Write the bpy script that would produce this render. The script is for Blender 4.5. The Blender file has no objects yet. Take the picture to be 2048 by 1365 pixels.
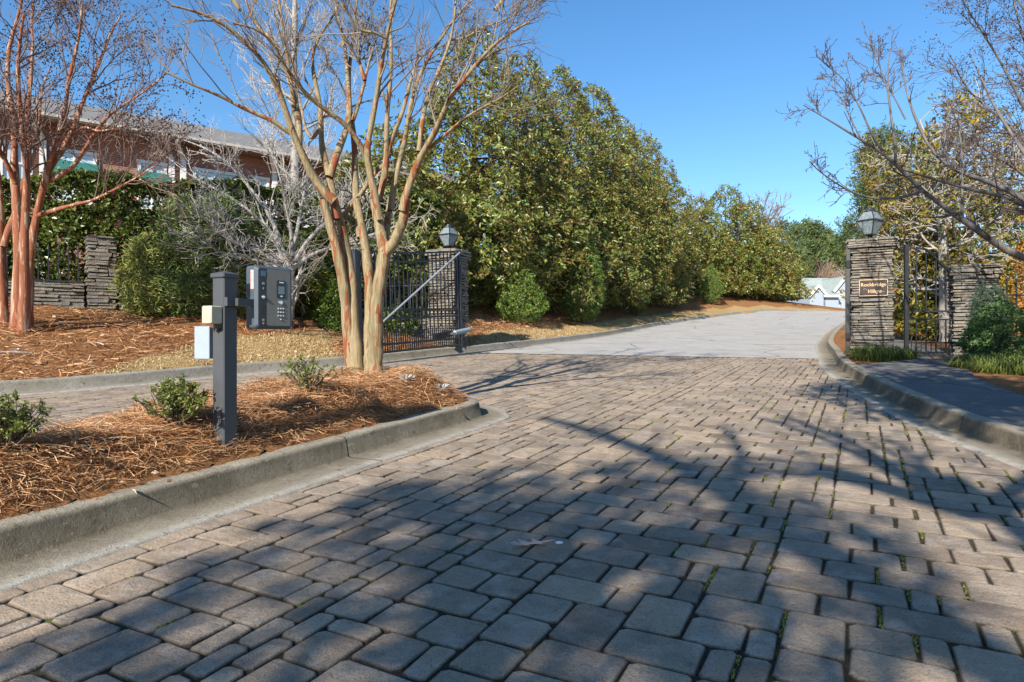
import bpy, math, random
import numpy as np
from mathutils import Vector, Matrix

random.seed(11)
R = np.random.default_rng(11)
S = bpy.context.scene
COL = S.collection
rad = math.radians

# ------------------------------------------------------------------ camera, sky, sun, exposure
CH, FPX, CU, CV = 1.13, 1330.0, 1024.0, 682.5      # camera height, focal length in photo pixels, picture centre
cd = bpy.data.cameras.new('camera')
cd.sensor_width = 36.0
cd.lens = 36.0 * FPX / 2048.0
cd.clip_start, cd.clip_end = 0.05, 4000
cam = bpy.data.objects.new('camera', cd)
cam.location = (0, 0, CH)
cam.rotation_euler = (rad(90), 0, 0)
COL.objects.link(cam)
S.camera = cam

SUN_EL, SUN_AZ = rad(31), math.atan2(-0.46, -0.89)   # azimuth measured from +Y towards +X
to_sun = Vector((math.sin(SUN_AZ) * math.cos(SUN_EL), math.cos(SUN_AZ) * math.cos(SUN_EL), math.sin(SUN_EL)))
W = bpy.data.worlds.new('World')
S.world = W
W.use_nodes = True
wn = W.node_tree
wn.nodes.clear()
sky = wn.nodes.new('ShaderNodeTexSky')
sky.sky_type = 'NISHITA'
sky.sun_disc = False
sky.sun_elevation = SUN_EL
sky.sun_rotation = SUN_AZ % (2 * math.pi)
sky.altitude = 0
sky.air_density = 1.15
sky.dust_density = 0.15
sky.ozone_density = 4.5
bg = wn.nodes.new('ShaderNodeBackground')
bg.inputs['Strength'].default_value = 0.10
wo = wn.nodes.new('ShaderNodeOutputWorld')
hs = wn.nodes.new('ShaderNodeHueSaturation')
hs.inputs['Saturation'].default_value = 1.18
wn.links.new(sky.outputs[0], hs.inputs['Color'])
wn.links.new(hs.outputs[0], bg.inputs[0])
wn.links.new(bg.outputs[0], wo.inputs[0])
sl = bpy.data.lights.new('sun', 'SUN')
sl.energy = 5.0
sl.angle = rad(0.5)
sl.color = (1.0, 0.93, 0.82)
so = bpy.data.objects.new('sun', sl)
so.rotation_euler = (-to_sun).to_track_quat('-Z', 'Y').to_euler()
so.location = (0, 0, 40)
COL.objects.link(so)
S.view_settings.view_transform = 'Standard'
S.view_settings.look = 'None'
S.view_settings.gamma = 1
S.view_settings.exposure = 0.95
S.view_settings.use_curve_mapping = False

# ------------------------------------------------------------------ helpers: objects
def tag(o, label=None, cat=None, group=None, kind=None):
    for k, v in (('label', label), ('category', cat), ('group', group), ('kind', kind)):
        if v: o[k] = v
    return o

def thing(name, label, cat, loc=(0, 0, 0), rz=0.0, group=None):
    o = bpy.data.objects.new(name, None)
    o.empty_display_size = 0.2
    o.location = loc
    o.rotation_euler = (0, 0, rz)
    COL.objects.link(o)
    return tag(o, label, cat, group)

def link(name, me, parent=None):
    o = bpy.data.objects.new(name, me)
    COL.objects.link(o)
    if parent is not None: o.parent = parent
    return o

def setmesh(name, V, F, tone=None, smooth=False, uv=None):
    V = np.ascontiguousarray(V, dtype=np.float32)
    F = np.ascontiguousarray(F, dtype=np.int32)
    me = bpy.data.meshes.new(name)
    me.vertices.add(len(V)); me.vertices.foreach_set('co', V.ravel())
    me.loops.add(F.size); me.loops.foreach_set('vertex_index', F.ravel())
    me.polygons.add(len(F))
    me.polygons.foreach_set('loop_start', np.arange(len(F), dtype=np.int32) * F.shape[1])
    me.update(calc_edges=True)
    if tone is not None:
        a = me.attributes.new('tone', 'FLOAT', 'POINT')
        a.data.foreach_set('value', np.ascontiguousarray(tone, dtype=np.float32))
    if uv is not None:
        l = me.uv_layers.new(name='UVMap')
        l.data.foreach_set('uv', np.ascontiguousarray(np.asarray(uv)[F.ravel()], dtype=np.float32).ravel())
    me.polygons.foreach_set('use_smooth', np.full(len(F), bool(smooth)))
    return me

def mk(name, V, F, m, parent=None, tone=None, smooth=False, uv=None):
    me = setmesh(name, V, F, tone, smooth, uv)
    me.materials.append(m)
    return link(name, me, parent)

class MB:
    """collects boxes, bars, tubes, prisms into one mesh"""
    def __init__(s): s.v, s.f = [], []
    def add(s, vs, fs):
        b = len(s.v); s.v += [tuple(x) for x in vs]; s.f += [tuple(i + b for i in f) for f in fs]; return s
    def box(s, c, d, M=None):
        x, y, z = d[0] / 2, d[1] / 2, d[2] / 2
        vs = [Vector((i * x, j * y, k * z)) for i in (-1, 1) for j in (-1, 1) for k in (-1, 1)]
        if M is not None: vs = [M @ v for v in vs]
        vs = [v + Vector(c) for v in vs]
        return s.add(vs, [(0, 1, 3, 2), (4, 6, 7, 5), (0, 4, 5, 1), (2, 3, 7, 6), (0, 2, 6, 4), (1, 5, 7, 3)])
    def bbox(s, c, d, b=0.005):
        """box with chamfered vertical and top edges"""
        x, y, z = d[0] / 2, d[1] / 2, d[2] / 2
        def ring(ix, zz):
            X, Y, q = x - ix, y - ix, b
            return [(X - q, -Y, zz), (X, -Y + q, zz), (X, Y - q, zz), (X - q, Y, zz), (-X + q, Y, zz), (-X, Y - q, zz), (-X, -Y + q, zz), (-X + q, -Y, zz)]
        rs = [ring(b, -z), ring(0, -z + b), ring(0, z - b), ring(b, z)]
        vs = [Vector(p) + Vector(c) for r in rs for p in r]
        fs = [tuple(range(7, -1, -1)), tuple(range(24, 32))]
        for k in range(3):
            for i in range(8):
                fs.append((k * 8 + i, k * 8 + (i + 1) % 8, k * 8 + 8 + (i + 1) % 8, k * 8 + 8 + i))
        return s.add(vs, fs)
    def bar(s, a, b, w, h=None):
        a, b = Vector(a), Vector(b); h = h or w
        t = (b - a); L = t.length
        M = t.to_track_quat('Z', 'Y').to_matrix()
        return s.box((a + b) / 2, (w, h, L), M)
    def tube(s, pts, r, n=8, cap=True):
        pts = [Vector(p) for p in pts]
        rs = r if isinstance(r, (list, tuple)) else [r] * len(pts)
        base = len(s.v); up = None
        for i, p in enumerate(pts):
            t = (pts[min(i + 1, len(pts) - 1)] - pts[max(i - 1, 0)]).normalized()
            if up is None:
                up = t.orthogonal().normalized()
            up = (up - t * up.dot(t)).normalized()
            q = t.cross(up)
            for k in range(n):
                a = 2 * math.pi * k / n
                s.v.append(tuple(p + (up * math.cos(a) + q * math.sin(a)) * rs[i]))
        for i in range(len(pts) - 1):
            for k in range(n):
                k2 = (k + 1) % n
                s.f.append((base + i * n + k, base + i * n + k2, base + (i + 1) * n + k2, base + (i + 1) * n + k))
        if cap:
            s.f.append(tuple(base + k for k in range(n - 1, -1, -1)))
            s.f.append(tuple(base + (len(pts) - 1) * n + k for k in range(n)))
        return s
    def lathe(s, prof, n=12, c=(0, 0, 0), ph=0.0):
        base = len(s.v)
        for r, z in prof:
            for k in range(n):
                a = 2 * math.pi * k / n + ph
                s.v.append((c[0] + r * math.cos(a), c[1] + r * math.sin(a), c[2] + z))
        for i in range(len(prof) - 1):
            for k in range(n):
                k2 = (k + 1) % n
                s.f.append((base + i * n + k, base + i * n + k2, base + (i + 1) * n + k2, base + (i + 1) * n + k))
        s.f.append(tuple(base + k for k in range(n - 1, -1, -1)))
        s.f.append(tuple(base + (len(prof) - 1) * n + k for k in range(n)))
        return s
    def prism(s, poly, a, b, M=None):
        """polygon (x, z) extruded along y from a to b"""
        n = len(poly)
        vs = [Vector((x, a, z)) for x, z in poly] + [Vector((x, b, z)) for x, z in poly]
        if M is not None: vs = [M @ v for v in vs]
        fs = [tuple(range(n)), tuple(range(2 * n - 1, n - 1, -1))]
        for i in range(n):
            j = (i + 1) % n
            fs.append((i, i + n, j + n, j))
        return s.add(vs, fs)
    def mesh(s, name, m, smooth=False):
        me = bpy.data.meshes.new(name); me.from_pydata(s.v, [], s.f); me.update()
        me.materials.append(m)
        if smooth: me.polygons.foreach_set('use_smooth', [True] * len(me.polygons))
        return me
    def obj(s, name, m, parent=None, smooth=False):
        return link(name, s.mesh(name, m, smooth), parent)

# ------------------------------------------------------------------ helpers: materials
class NT:
    def __init__(s, name):
        s.m = bpy.data.materials.new(name); s.m.use_nodes = True
        s.t = s.m.node_tree; s.t.nodes.clear()
        s.out = s.t.nodes.new('ShaderNodeOutputMaterial')
        s.b = s.t.nodes.new('ShaderNodeBsdfPrincipled')
        s.t.links.new(s.b.outputs[0], s.out.inputs[0])
    def n(s, typ, **kw):
        nd = s.t.nodes.new(typ)
        for k, v in kw.items():
            if k.startswith('i_'):
                key = k[2:]
                key = int(key) if key.isdigit() else key.replace('_', ' ')
                s.put(nd.inputs[key], v)
            else: setattr(nd, k, v)
        return nd
    def put(s, sock, v):
        if isinstance(v, bpy.types.NodeSocket): s.t.links.new(v, sock)
        elif isinstance(v, bpy.types.Node): s.t.links.new(v.outputs[0], sock)
        elif isinstance(v, (tuple, list)) and len(v) == 3 and len(sock.default_value) == 4: sock.default_value = (*v, 1)
        else: sock.default_value = v
    def coord(s, which='Object', scale=(1, 1, 1)):
        c = s.n('ShaderNodeTexCoord') if which != 'World' else s.n('ShaderNodeNewGeometry')
        src = c.outputs[which] if which != 'World' else c.outputs['Position']
        mp = s.n('ShaderNodeMapping'); s.put(mp.inputs['Vector'], src); mp.inputs['Scale'].default_value = scale
        return mp.outputs[0]
    def noise(s, vec, scale, detail=4, rough=0.6, dist=0.0):
        return s.n('ShaderNodeTexNoise', i_Vector=vec, i_Scale=scale, i_Detail=detail, i_Roughness=rough, i_Distortion=dist).outputs[0]
    def ramp(s, fac, stops, interp='LINEAR'):
        r = s.n('ShaderNodeValToRGB'); s.put(r.inputs[0], fac); cr = r.color_ramp; cr.interpolation = interp
        while len(cr.elements) < len(stops): cr.elements.new(0.5)
        for e, (p, c) in zip(cr.elements, stops):
            e.position = p; e.color = (*c, 1) if isinstance(c, (tuple, list)) else (c, c, c, 1)
        return r.outputs[0]
    def mix(s, f, a, b, mode='MIX'):
        x = s.n('ShaderNodeMix', data_type='RGBA', blend_type=mode, clamp_factor=True)
        s.put(x.inputs[0], f); s.put(x.inputs[6], a); s.put(x.inputs[7], b)
        return x.outputs[2]
    def math(s, op, a, b=0.0, clamp=False):
        x = s.n('ShaderNodeMath', operation=op, use_clamp=clamp); s.put(x.inputs[0], a); s.put(x.inputs[1], b)
        return x.outputs[0]
    def attr(s, name):
        return s.n('ShaderNodeAttribute', attribute_name=name).outputs['Fac']
    def bump(s, h, strength=0.4, dist=0.01):
        b = s.n('ShaderNodeBump', i_Height=h, i_Strength=strength, i_Distance=dist)
        s.put(s.b.inputs['Normal'], b.outputs[0])
    def set(s, color=None, rough=None, metal=None, spec=None):
        if color is not None: s.put(s.b.inputs['Base Color'], color)
        if rough is not None: s.put(s.b.inputs['Roughness'], rough)
        if metal is not None: s.put(s.b.inputs['Metallic'], metal)
        if spec is not None: s.put(s.b.inputs['Specular IOR Level'], spec)
        return s.m

def plain(name, c, rough=0.6, metal=0.0, spec=0.5, var=0.12, scale=14.0, bump=0.0):
    n = NT(name)
    v = n.coord('World')
    a = n.noise(v, scale, 5)
    dk = tuple(x * (1 - var) for x in c); lt = tuple(min(1, x * (1 + var)) for x in c)
    n.set(n.ramp(a, [(0.3, dk), (0.7, lt)]), rough, metal, spec)
    if bump: n.bump(n.noise(v, scale * 8, 3), bump, 0.004)
    return n.m

def foliage_mat(name, stops, back=None, rough=0.45, spec=0.4, trans=0.25):
    """leaf colours run along each leaf's own random tone; the undersides may differ"""
    n = NT(name)
    t = n.attr('tone')
    c = n.ramp(t, stops)
    if back is not None:
        g = n.n('ShaderNodeNewGeometry')
        c = n.mix(n.math('MULTIPLY', g.outputs['Backfacing'], 0.7), c, n.ramp(t, back))
    n.set(c, rough, 0, spec)
    tr = n.n('ShaderNodeBsdfTranslucent'); n.put(tr.inputs[0], n.mix(0.5, c, (0.16, 0.19, 0.03)))
    mx = n.n('ShaderNodeMixShader'); mx.inputs[0].default_value = trans
    n.t.links.new(n.b.outputs[0], mx.inputs[1]); n.t.links.new(tr.outputs[0], mx.inputs[2])
    n.t.links.new(mx.outputs[0], n.out.inputs[0])
    return n.m

def mat_paver():
    n = NT('paver_concrete')
    oi = n.n('ShaderNodeObjectInfo')
    r = n.math('FRACT', n.math('ADD', oi.outputs['Random'], n.attr('tone')))
    base = n.ramp(r, [(0, (0.205, 0.152, 0.105)), (0.3, (0.34, 0.258, 0.178)), (0.55, (0.24, 0.192, 0.143)), (0.8, (0.40, 0.295, 0.196)), (1, (0.31, 0.252, 0.188))])
    v = n.coord('World')
    big = n.noise(v, 0.9, 3)
    mid = n.noise(v, 7.0, 6, 0.65)
    fine = n.noise(v, 130.0, 3, 0.7)
    c = n.mix(n.ramp(big, [(0.35, 0.0), (0.7, 0.35)]), base, (0.15, 0.125, 0.105))
    c = n.mix(n.ramp(mid, [(0.48, 0.0), (0.74, 0.55)]), c, (0.50, 0.43, 0.36))
    c = n.mix(n.ramp(n.noise(v, 12.0, 5), [(0.52, 0.0), (0.72, 0.5)]), c, (0.11, 0.10, 0.095))
    c = n.mix(n.ramp(fine, [(0.32, 0.75), (0.47, 0.0)]), c, (0.07, 0.06, 0.052))
    c = n.mix(n.ramp(fine, [(0.62, 0.0), (0.72, 0.55)]), c, (0.50, 0.46, 0.42))
    edge = n.math('MULTIPLY', n.attr('grime'), n.ramp(n.noise(v, 40, 4), [(0.2, 0.75), (0.6, 1.0)]))
    c = n.mix(edge, c, n.ramp(fine, [(0.3, (0.03, 0.024, 0.018)), (0.7, (0.085, 0.066, 0.046))]))
    n.set(c, 0.8, 0, 0.3)
    n.bump(n.math('ADD', n.math('MULTIPLY', fine, 0.6), n.math('ADD', mid, n.noise(v, 28, 4))), 0.8, 0.009)
    return n.m

def mat_joint():
    n = NT('joint_sand')
    v = n.coord('World')
    a = n.noise(v, 60, 4)
    c = n.ramp(a, [(0.3, (0.022, 0.018, 0.014)), (0.7, (0.085, 0.065, 0.045))])
    moss = n.math('MULTIPLY', n.ramp(n.noise(v, 2.2, 5, 0.65), [(0.5, 0.0), (0.66, 1.0)]), n.ramp(n.noise(v, 26, 4), [(0.42, 0.0), (0.6, 1.0)]))
    c = n.mix(moss, c, (0.10, 0.13, 0.02))
    n.set(c, 0.95, 0, 0.1)
    n.bump(a, 0.8, 0.01)
    return n.m

def mat_concrete(name='kerb_concrete', tint=(0.43, 0.38, 0.29), face_amt=1.0):
    n = NT(name)
    v = n.coord('World')
    uv = n.n('ShaderNodeUVMap').outputs[0]
    sep = n.n('ShaderNodeSeparateXYZ'); n.put(sep.inputs[0], uv)
    t = sep.outputs[1]
    fine = n.noise(v, 160, 3, 0.7); mid = n.noise(v, 5, 6, 0.7)
    c = n.ramp(mid, [(0.3, tuple(x * 0.72 for x in tint)), (0.7, tint)])
    # mottled dark brown, strongest on the kerb face, pale scuffed lip at the edge of the gutter pan
    face = n.math('MULTIPLY', n.ramp(t, [(0.16, 0.0), (0.28, 0.45), (0.40, 0.85), (0.45, 1.0), (0.57, 1.0), (0.615, 0.0)]), n.ramp(n.noise(v, 3.0, 7, 0.75), [(0.25, 0.45), (0.6, 1.0)]))
    c = n.mix(n.math('MULTIPLY', face, 0.9 * face_amt), c, n.mix(n.noise(n.coord('World', (2, 2, 14)), 4, 6, 0.75), (0.045, 0.036, 0.022), (0.15, 0.12, 0.075)))
    c = n.mix(n.math('MULTIPLY', n.ramp(n.noise(v, 1.7, 5, 0.7), [(0.42, 0.0), (0.7, 1.0)]), 0.5), c, (0.16, 0.135, 0.095))
    lip = n.math('MULTIPLY', n.ramp(t, [(0.02, 1.0), (0.12, 0.9), (0.20, 0.0)]), n.ramp(n.noise(v, 9, 6, 0.8), [(0.35, 0.0), (0.6, 1.0)]))
    c = n.mix(n.math('MULTIPLY', lip, 0.7), c, (0.52, 0.50, 0.46))
    c = n.mix(n.ramp(fine, [(0.30, 0.7), (0.45, 0.0)]), c, (0.07, 0.065, 0.055))
    c = n.mix(n.ramp(n.noise(v, 34, 4, 0.7), [(0.62, 0.0), (0.74, 0.6)]), c, (0.46, 0.44, 0.40))
    c = n.mix(n.ramp(n.noise(v, 13, 6, 0.8), [(0.56, 0.0), (0.66, 0.75)]), c, (0.07, 0.055, 0.035))
    c = n.mix(n.ramp(n.noise(n.coord('World', (1, 1, 3)), 6, 7, 0.8), [(0.60, 0.0), (0.70, 0.55)]), c, (0.52, 0.48, 0.40))
    n.set(c, 0.85, 0, 0.25)
    n.bump(n.math('ADD', fine, n.math('MULTIPLY', n.noise(v, 26, 6, 0.7), 1.6)), 0.9, 0.012)
    return n.m

def mat_asphalt(name, c0, c1, sc=210):
    n = NT(name)
    v = n.coord('World')
    f = n.noise(v, sc, 3, 0.8); m = n.noise(v, 1.4, 6, 0.65)
    c = n.ramp(f, [(0.3, c0), (0.72, c1)])
    c = n.mix(n.ramp(m, [(0.35, 0.0), (0.75, 0.45)]), c, tuple(x * 0.62 for x in c0))
    st = n.noise(n.coord('World', (0.5, 4.0, 1)), 2.0, 5)
    c = n.mix(n.ramp(st, [(0.5, 0.0), (0.72, 0.3)]), c, c1)
    vo = n.n('ShaderNodeTexVoronoi', feature='DISTANCE_TO_EDGE', i_Vector=n.mix(0.12, v, n.n('ShaderNodeTexNoise', i_Vector=v, i_Scale=1.5).outputs[1]), i_Scale=0.35)
    c = n.mix(n.ramp(vo.outputs[0], [(0.0, 0.75), (0.006, 0.5), (0.012, 0.0)]), c, tuple(x * 0.35 for x in c0))
    c = n.mix(n.ramp(n.noise(v, 5, 6, 0.75), [(0.5, 0.0), (0.7, 0.4)]), c, tuple(x * 0.6 for x in c0))
    n.set(c, 0.9, 0, 0.25)
    n.bump(f, 0.5, 0.008)
    return n.m

def mat_ground():
    """pine straw mulch, dry lawn and bare soil, by the zone each belongs to"""
    n = NT('bank_ground')
    z = n.attr('tone')
    v = n.coord('World')
    vs = n.coord('World', (1, 1, 2))
    st = n.noise(vs, 22, 6, 0.75, 1.2)
    mulch = n.ramp(st, [(0.25, (0.075, 0.032, 0.013)), (0.45, (0.22, 0.095, 0.038)), (0.6, (0.34, 0.16, 0.065)), (0.78, (0.46, 0.26, 0.12))])
    mulch = n.mix(n.ramp(n.noise(v, 0.8, 4), [(0.4, 0.0), (0.75, 0.5)]), mulch, (0.30, 0.17, 0.08))
    gr = n.ramp(n.noise(v, 30, 6, 0.8), [(0.25, (0.14, 0.09, 0.035)), (0.5, (0.36, 0.25, 0.11)), (0.75, (0.52, 0.39, 0.20))])
    gr = n.mix(n.ramp(n.noise(v, 1.1, 5), [(0.45, 0.0), (0.75, 0.5)]), gr, (0.30, 0.17, 0.06))
    c = n.mix(n.ramp(n.math('ADD', z, n.math('MULTIPLY', n.math('SUBTRACT', n.noise(v, 3.0, 5), 0.5), 0.7)), [(0.4, 0.0), (0.6, 1.0)]), mulch, gr)
    n.set(c, 0.95, 0, 0.1)
    n.bump(st, 1.0, 0.03)
    return n.m

def mat_straw(name, stops):
    n = NT(name)
    n.set(n.ramp(n.attr('tone'), stops), 0.7, 0, 0.25)
    return n.m

def mat_bark(name, cols, patch, patch2=None, sc=(5, 5, 1.6), rough=0.75, thr=0.56):
    n = NT(name)
    v = n.coord('Object', sc)
    a = n.noise(v, 2.2, 5, 0.6, 0.6)
    b = n.noise(n.coord('Object', (sc[0] * 3.5, sc[1] * 3.5, sc[2] * 0.9)), 3.0, 6, 0.7)
    c = n.ramp(b, [(0.25, cols[0]), (0.5, cols[1]), (0.75, cols[2])])
    c = n.mix(n.ramp(a, [(thr, 0.0), (thr + 0.025, 1.0)]), c, n.mix(b, patch, tuple(x * 0.55 for x in patch)))
    if patch2: c = n.mix(n.ramp(n.noise(v, 1.3, 4), [(0.55, 0.0), (0.62, 0.8)]), c, patch2)
    n.set(c, rough, 0, 0.3)
    n.bump(n.math('ADD', a, b), 0.45, 0.012)
    return n.m

def mat_stone():
    n = NT('ledge_stone')
    oi = n.n('ShaderNodeObjectInfo')
    r = n.math('FRACT', n.math('ADD', oi.outputs['Random'], n.attr('tone')))
    c = n.ramp(r, [(0, (0.156, 0.144, 0.125)), (0.2, (0.234, 0.211, 0.172)), (0.4, (0.183, 0.176, 0.160)), (0.6, (0.281, 0.246, 0.195)), (0.8, (0.172, 0.133, 0.098)), (1, (0.226, 0.215, 0.187))])
    v = n.coord('World')
    m = n.noise(v, 9, 6, 0.7)
    c = n.mix(n.ramp(m, [(0.42, 0.0), (0.75, 0.7)]), c, (0.10, 0.093, 0.082))
    c = n.mix(n.ramp(n.noise(v, 16, 5), [(0.55, 0.0), (0.72, 0.55)]), c, (0.40, 0.37, 0.29))
    n.set(c, 0.88, 0, 0.25)
    n.bump(n.math('ADD', m, n.noise(v, 60, 4)), 1.0, 0.02)
    return n.m

def mat_glass():
    n = NT('lantern_glass')
    n.set((0.34, 0.40, 0.42), 0.22, 0, 0.6)
    v = n.coord('World')
    n.bump(n.noise(v, 18, 3), 0.25, 0.01)
    tr = n.n('ShaderNodeBsdfTransparent'); n.put(tr.inputs[0], (0.74, 0.80, 0.82))
    mx = n.n('ShaderNodeMixShader'); mx.inputs[0].default_value = 0.42
    n.put(mx.inputs[0], n.ramp(n.noise(v, 24, 4), [(0.35, 0.25), (0.7, 0.6)]))
    n.t.links.new(tr.outputs[0], mx.inputs[1]); n.t.links.new(n.b.outputs[0], mx.inputs[2])
    n.t.links.new(mx.outputs[0], n.out.inputs[0])
    return n.m

def mat_brick(name, c1, c2, mortar, scale=4.0):
    n = NT(name)
    uv = n.n('ShaderNodeUVMap').outputs[0]
    bt = n.n('ShaderNodeTexBrick', i_Vector=uv, i_Color1=c1, i_Color2=c2, i_Mortar=mortar, i_Scale=1.0)
    bt.inputs['Mortar Size'].default_value = 0.010; bt.inputs['Brick Width'].default_value = 0.215; bt.inputs['Row Height'].default_value = 0.075
    c = n.mix(n.ramp(n.noise(n.coord('World'), 2.0, 5), [(0.4, 0.0), (0.8, 0.4)]), bt.outputs[0], tuple(x * 0.6 for x in c1))
    n.set(c, 0.85, 0, 0.25)
    return n.m

def mat_roof(name, c0, c1):
    n = NT(name)
    v = n.coord('Object')
    w = n.n('ShaderNodeTexBrick', i_Vector=n.n('ShaderNodeUVMap').outputs[0], i_Color1=c0, i_Color2=c1, i_Mortar=tuple(x * 0.55 for x in c0), i_Scale=1.0)
    w.inputs['Mortar Size'].default_value = 0.012; w.inputs['Brick Width'].default_value = 0.33; w.inputs['Row Height'].default_value = 0.15
    c = n.mix(n.ramp(n.noise(v, 0.9, 4), [(0.35, 0), (0.7, 0.35)]), w.outputs[0], tuple(x * 0.7 for x in c0))
    n.set(c, 0.9, 0, 0.2)
    return n.m

M = {}
M['paver'] = mat_paver(); M['joint'] = mat_joint(); M['kerb'] = mat_concrete()
M['kerb_clean'] = mat_concrete('pale_kerb_concrete', (0.42, 0.39, 0.33), 0.45)
M['asphalt'] = mat_asphalt('worn_asphalt', (0.27, 0.258, 0.24), (0.52, 0.495, 0.46), 90)
M['walk'] = mat_asphalt('sidewalk_asphalt', (0.095, 0.093, 0.09), (0.19, 0.185, 0.175))
M['ground'] = mat_ground()
M['straw'] = mat_straw('pine_straw', [(0, (0.11, 0.038, 0.013)), (0.25, (0.30, 0.13, 0.050)), (0.5, (0.47, 0.24, 0.105)), (0.75, (0.62, 0.38, 0.20)), (1, (0.72, 0.52, 0.32))])
M['drygrass'] = mat_straw('dry_grass', [(0, (0.18, 0.11, 0.04)), (0.4, (0.38, 0.26, 0.125)), (0.75, (0.55, 0.41, 0.22)), (1, (0.62, 0.50, 0.30))])
M['litter'] = mat_straw('dead_leaf', [(0, (0.16, 0.07, 0.03)), (0.5, (0.33, 0.19, 0.10)), (1, (0.55, 0.42, 0.30))])
M['moss'] = mat_straw('moss', [(0, (0.05, 0.065, 0.012)), (0.5, (0.13, 0.15, 0.022)), (1, (0.26, 0.26, 0.045))])
M['bark_tan'] = mat_bark('tan_crape_bark', [(0.11, 0.085, 0.045), (0.24, 0.185, 0.10), (0.37, 0.30, 0.195)], (0.27, 0.08, 0.03), (0.13, 0.115, 0.06), (7, 7, 0.8), thr=0.545)
M['bark_red'] = mat_bark('red_crape_bark', [(0.14, 0.046, 0.021), (0.235, 0.080, 0.036), (0.34, 0.16, 0.09)], (0.50, 0.36, 0.25), (0.20, 0.062, 0.03), (8, 8, 0.6), thr=0.54)
M['bark_pale'] = mat_bark('pale_grey_bark', [(0.17, 0.155, 0.14), (0.27, 0.25, 0.23), (0.37, 0.345, 0.315)], (0.14, 0.13, 0.12), None)
M['bark_grey'] = mat_bark('grey_bark', [(0.07, 0.063, 0.06), (0.12, 0.11, 0.105), (0.17, 0.16, 0.15)], (0.20, 0.19, 0.175), None)
M['bark_dark'] = mat_bark('dark_bark', [(0.045, 0.036, 0.03), (0.09, 0.07, 0.055), (0.13, 0.105, 0.085)], (0.06, 0.05, 0.04), None)
M['twig'] = plain('twig_bark', (0.19, 0.155, 0.125), 0.8, var=0.35, scale=3)
M['twig_red'] = plain('reddish_twig_bark', (0.15, 0.095, 0.075), 0.8, var=0.3, scale=3)
M['twig_pale'] = plain('pale_twig_bark', (0.36, 0.335, 0.305), 0.8, var=0.25, scale=3)
M['twig_dark'] = plain('dark_twig_bark', (0.11, 0.085, 0.08), 0.8, var=0.3, scale=3)
M['twig_brown'] = plain('brown_twig_bark', (0.23, 0.16, 0.125), 0.9, var=0.25, scale=0.4)
M['seed'] = plain('seed_husk', (0.055, 0.03, 0.028), 0.8, var=0.3)
M['leaf_mag'] = foliage_mat('magnolia_leaf', [(0, (0.045, 0.070, 0.012)), (0.35, (0.098, 0.142, 0.024)), (0.65, (0.175, 0.225, 0.042)), (0.9, (0.32, 0.34, 0.09)), (1, (0.27, 0.15, 0.045))], [(0, (0.16, 0.085, 0.022)), (1, (0.28, 0.17, 0.055))], 0.38, 0.5)
M['leaf_holly'] = foliage_mat('holly_leaf', [(0, (0.025, 0.05, 0.010)), (0.5, (0.085, 0.125, 0.022)), (0.85, (0.19, 0.22, 0.05)), (1, (0.19, 0.11, 0.04))], None, 0.35, 0.5)
M['leaf_pod'] = foliage_mat('narrow_leaf', [(0, (0.07, 0.12, 0.04)), (0.5, (0.19, 0.25, 0.085)), (0.85, (0.34, 0.36, 0.10)), (1, (0.30, 0.25, 0.05))], None, 0.5, 0.4)
M['leaf_yellow'] = foliage_mat('yellow_green_leaf', [(0, (0.10, 0.13, 0.02)), (0.5, (0.21, 0.235, 0.03)), (0.85, (0.33, 0.31, 0.04)), (1, (0.36, 0.22, 0.05))], None, 0.5, 0.4, 0.35)
M['leaf_lig'] = foliage_mat('privet_leaf', [(0, (0.055, 0.105, 0.018)), (0.5, (0.11, 0.185, 0.03)), (1, (0.22, 0.27, 0.055))], None, 0.45, 0.4)
M['leaf_fall'] = foliage_mat('autumn_magnolia_leaf', [(0, (0.035, 0.065, 0.014)), (0.35, (0.10, 0.125, 0.022)), (0.62, (0.25, 0.225, 0.028)), (0.8, (0.42, 0.30, 0.035)), (1, (0.32, 0.12, 0.03))], [(0, (0.22, 0.12, 0.03)), (1, (0.32, 0.19, 0.05))], 0.45, 0.4, 0.35)
M['leaf_box'] = foliage_mat('evergreen_shrub_leaf', [(0, (0.03, 0.07, 0.02)), (0.5, (0.07, 0.14, 0.04)), (1, (0.15, 0.23, 0.07))], None, 0.42, 0.45)
M['leaf_cone'] = foliage_mat('blue_green_needle', [(0, (0.045, 0.075, 0.05)), (1, (0.12, 0.17, 0.11))], None, 0.6, 0.3)
M['leaf_pine'] = foliage_mat('pine_needle', [(0, (0.05, 0.085, 0.03)), (0.6, (0.10, 0.14, 0.045)), (1, (0.16, 0.18, 0.06))], None, 0.6, 0.3)
M['leaf_nandina'] = foliage_mat('small_shrub_leaf', [(0, (0.06, 0.085, 0.016)), (0.6, (0.17, 0.20, 0.04)), (0.92, (0.30, 0.31, 0.08)), (1, (0.28, 0.12, 0.04))], None, 0.42, 0.45)
M['leaf_grass'] = foliage_mat('clump_grass_blade', [(0, (0.05, 0.09, 0.02)), (0.5, (0.13, 0.17, 0.035)), (1, (0.31, 0.30, 0.08))], None, 0.5, 0.35)
M['leaf_silver'] = foliage_mat('silver_leaf', [(0, (0.42, 0.45, 0.44)), (1, (0.66, 0.68, 0.67))], None, 0.8, 0.2)
M['leaf_rust'] = foliage_mat('rust_leaf', [(0, (0.30, 0.10, 0.03)), (0.5, (0.42, 0.20, 0.05)), (1, (0.50, 0.36, 0.10))], None, 0.6, 0.3, 0.3)
M['stone'] = mat_stone()
M['mortar'] = plain('dark_mortar', (0.035, 0.03, 0.026), 0.95)
M['glass'] = mat_glass()
M['iron'] = plain('black_iron', (0.022, 0.023, 0.026), 0.42, 0.0, 0.5, 0.25)
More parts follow.
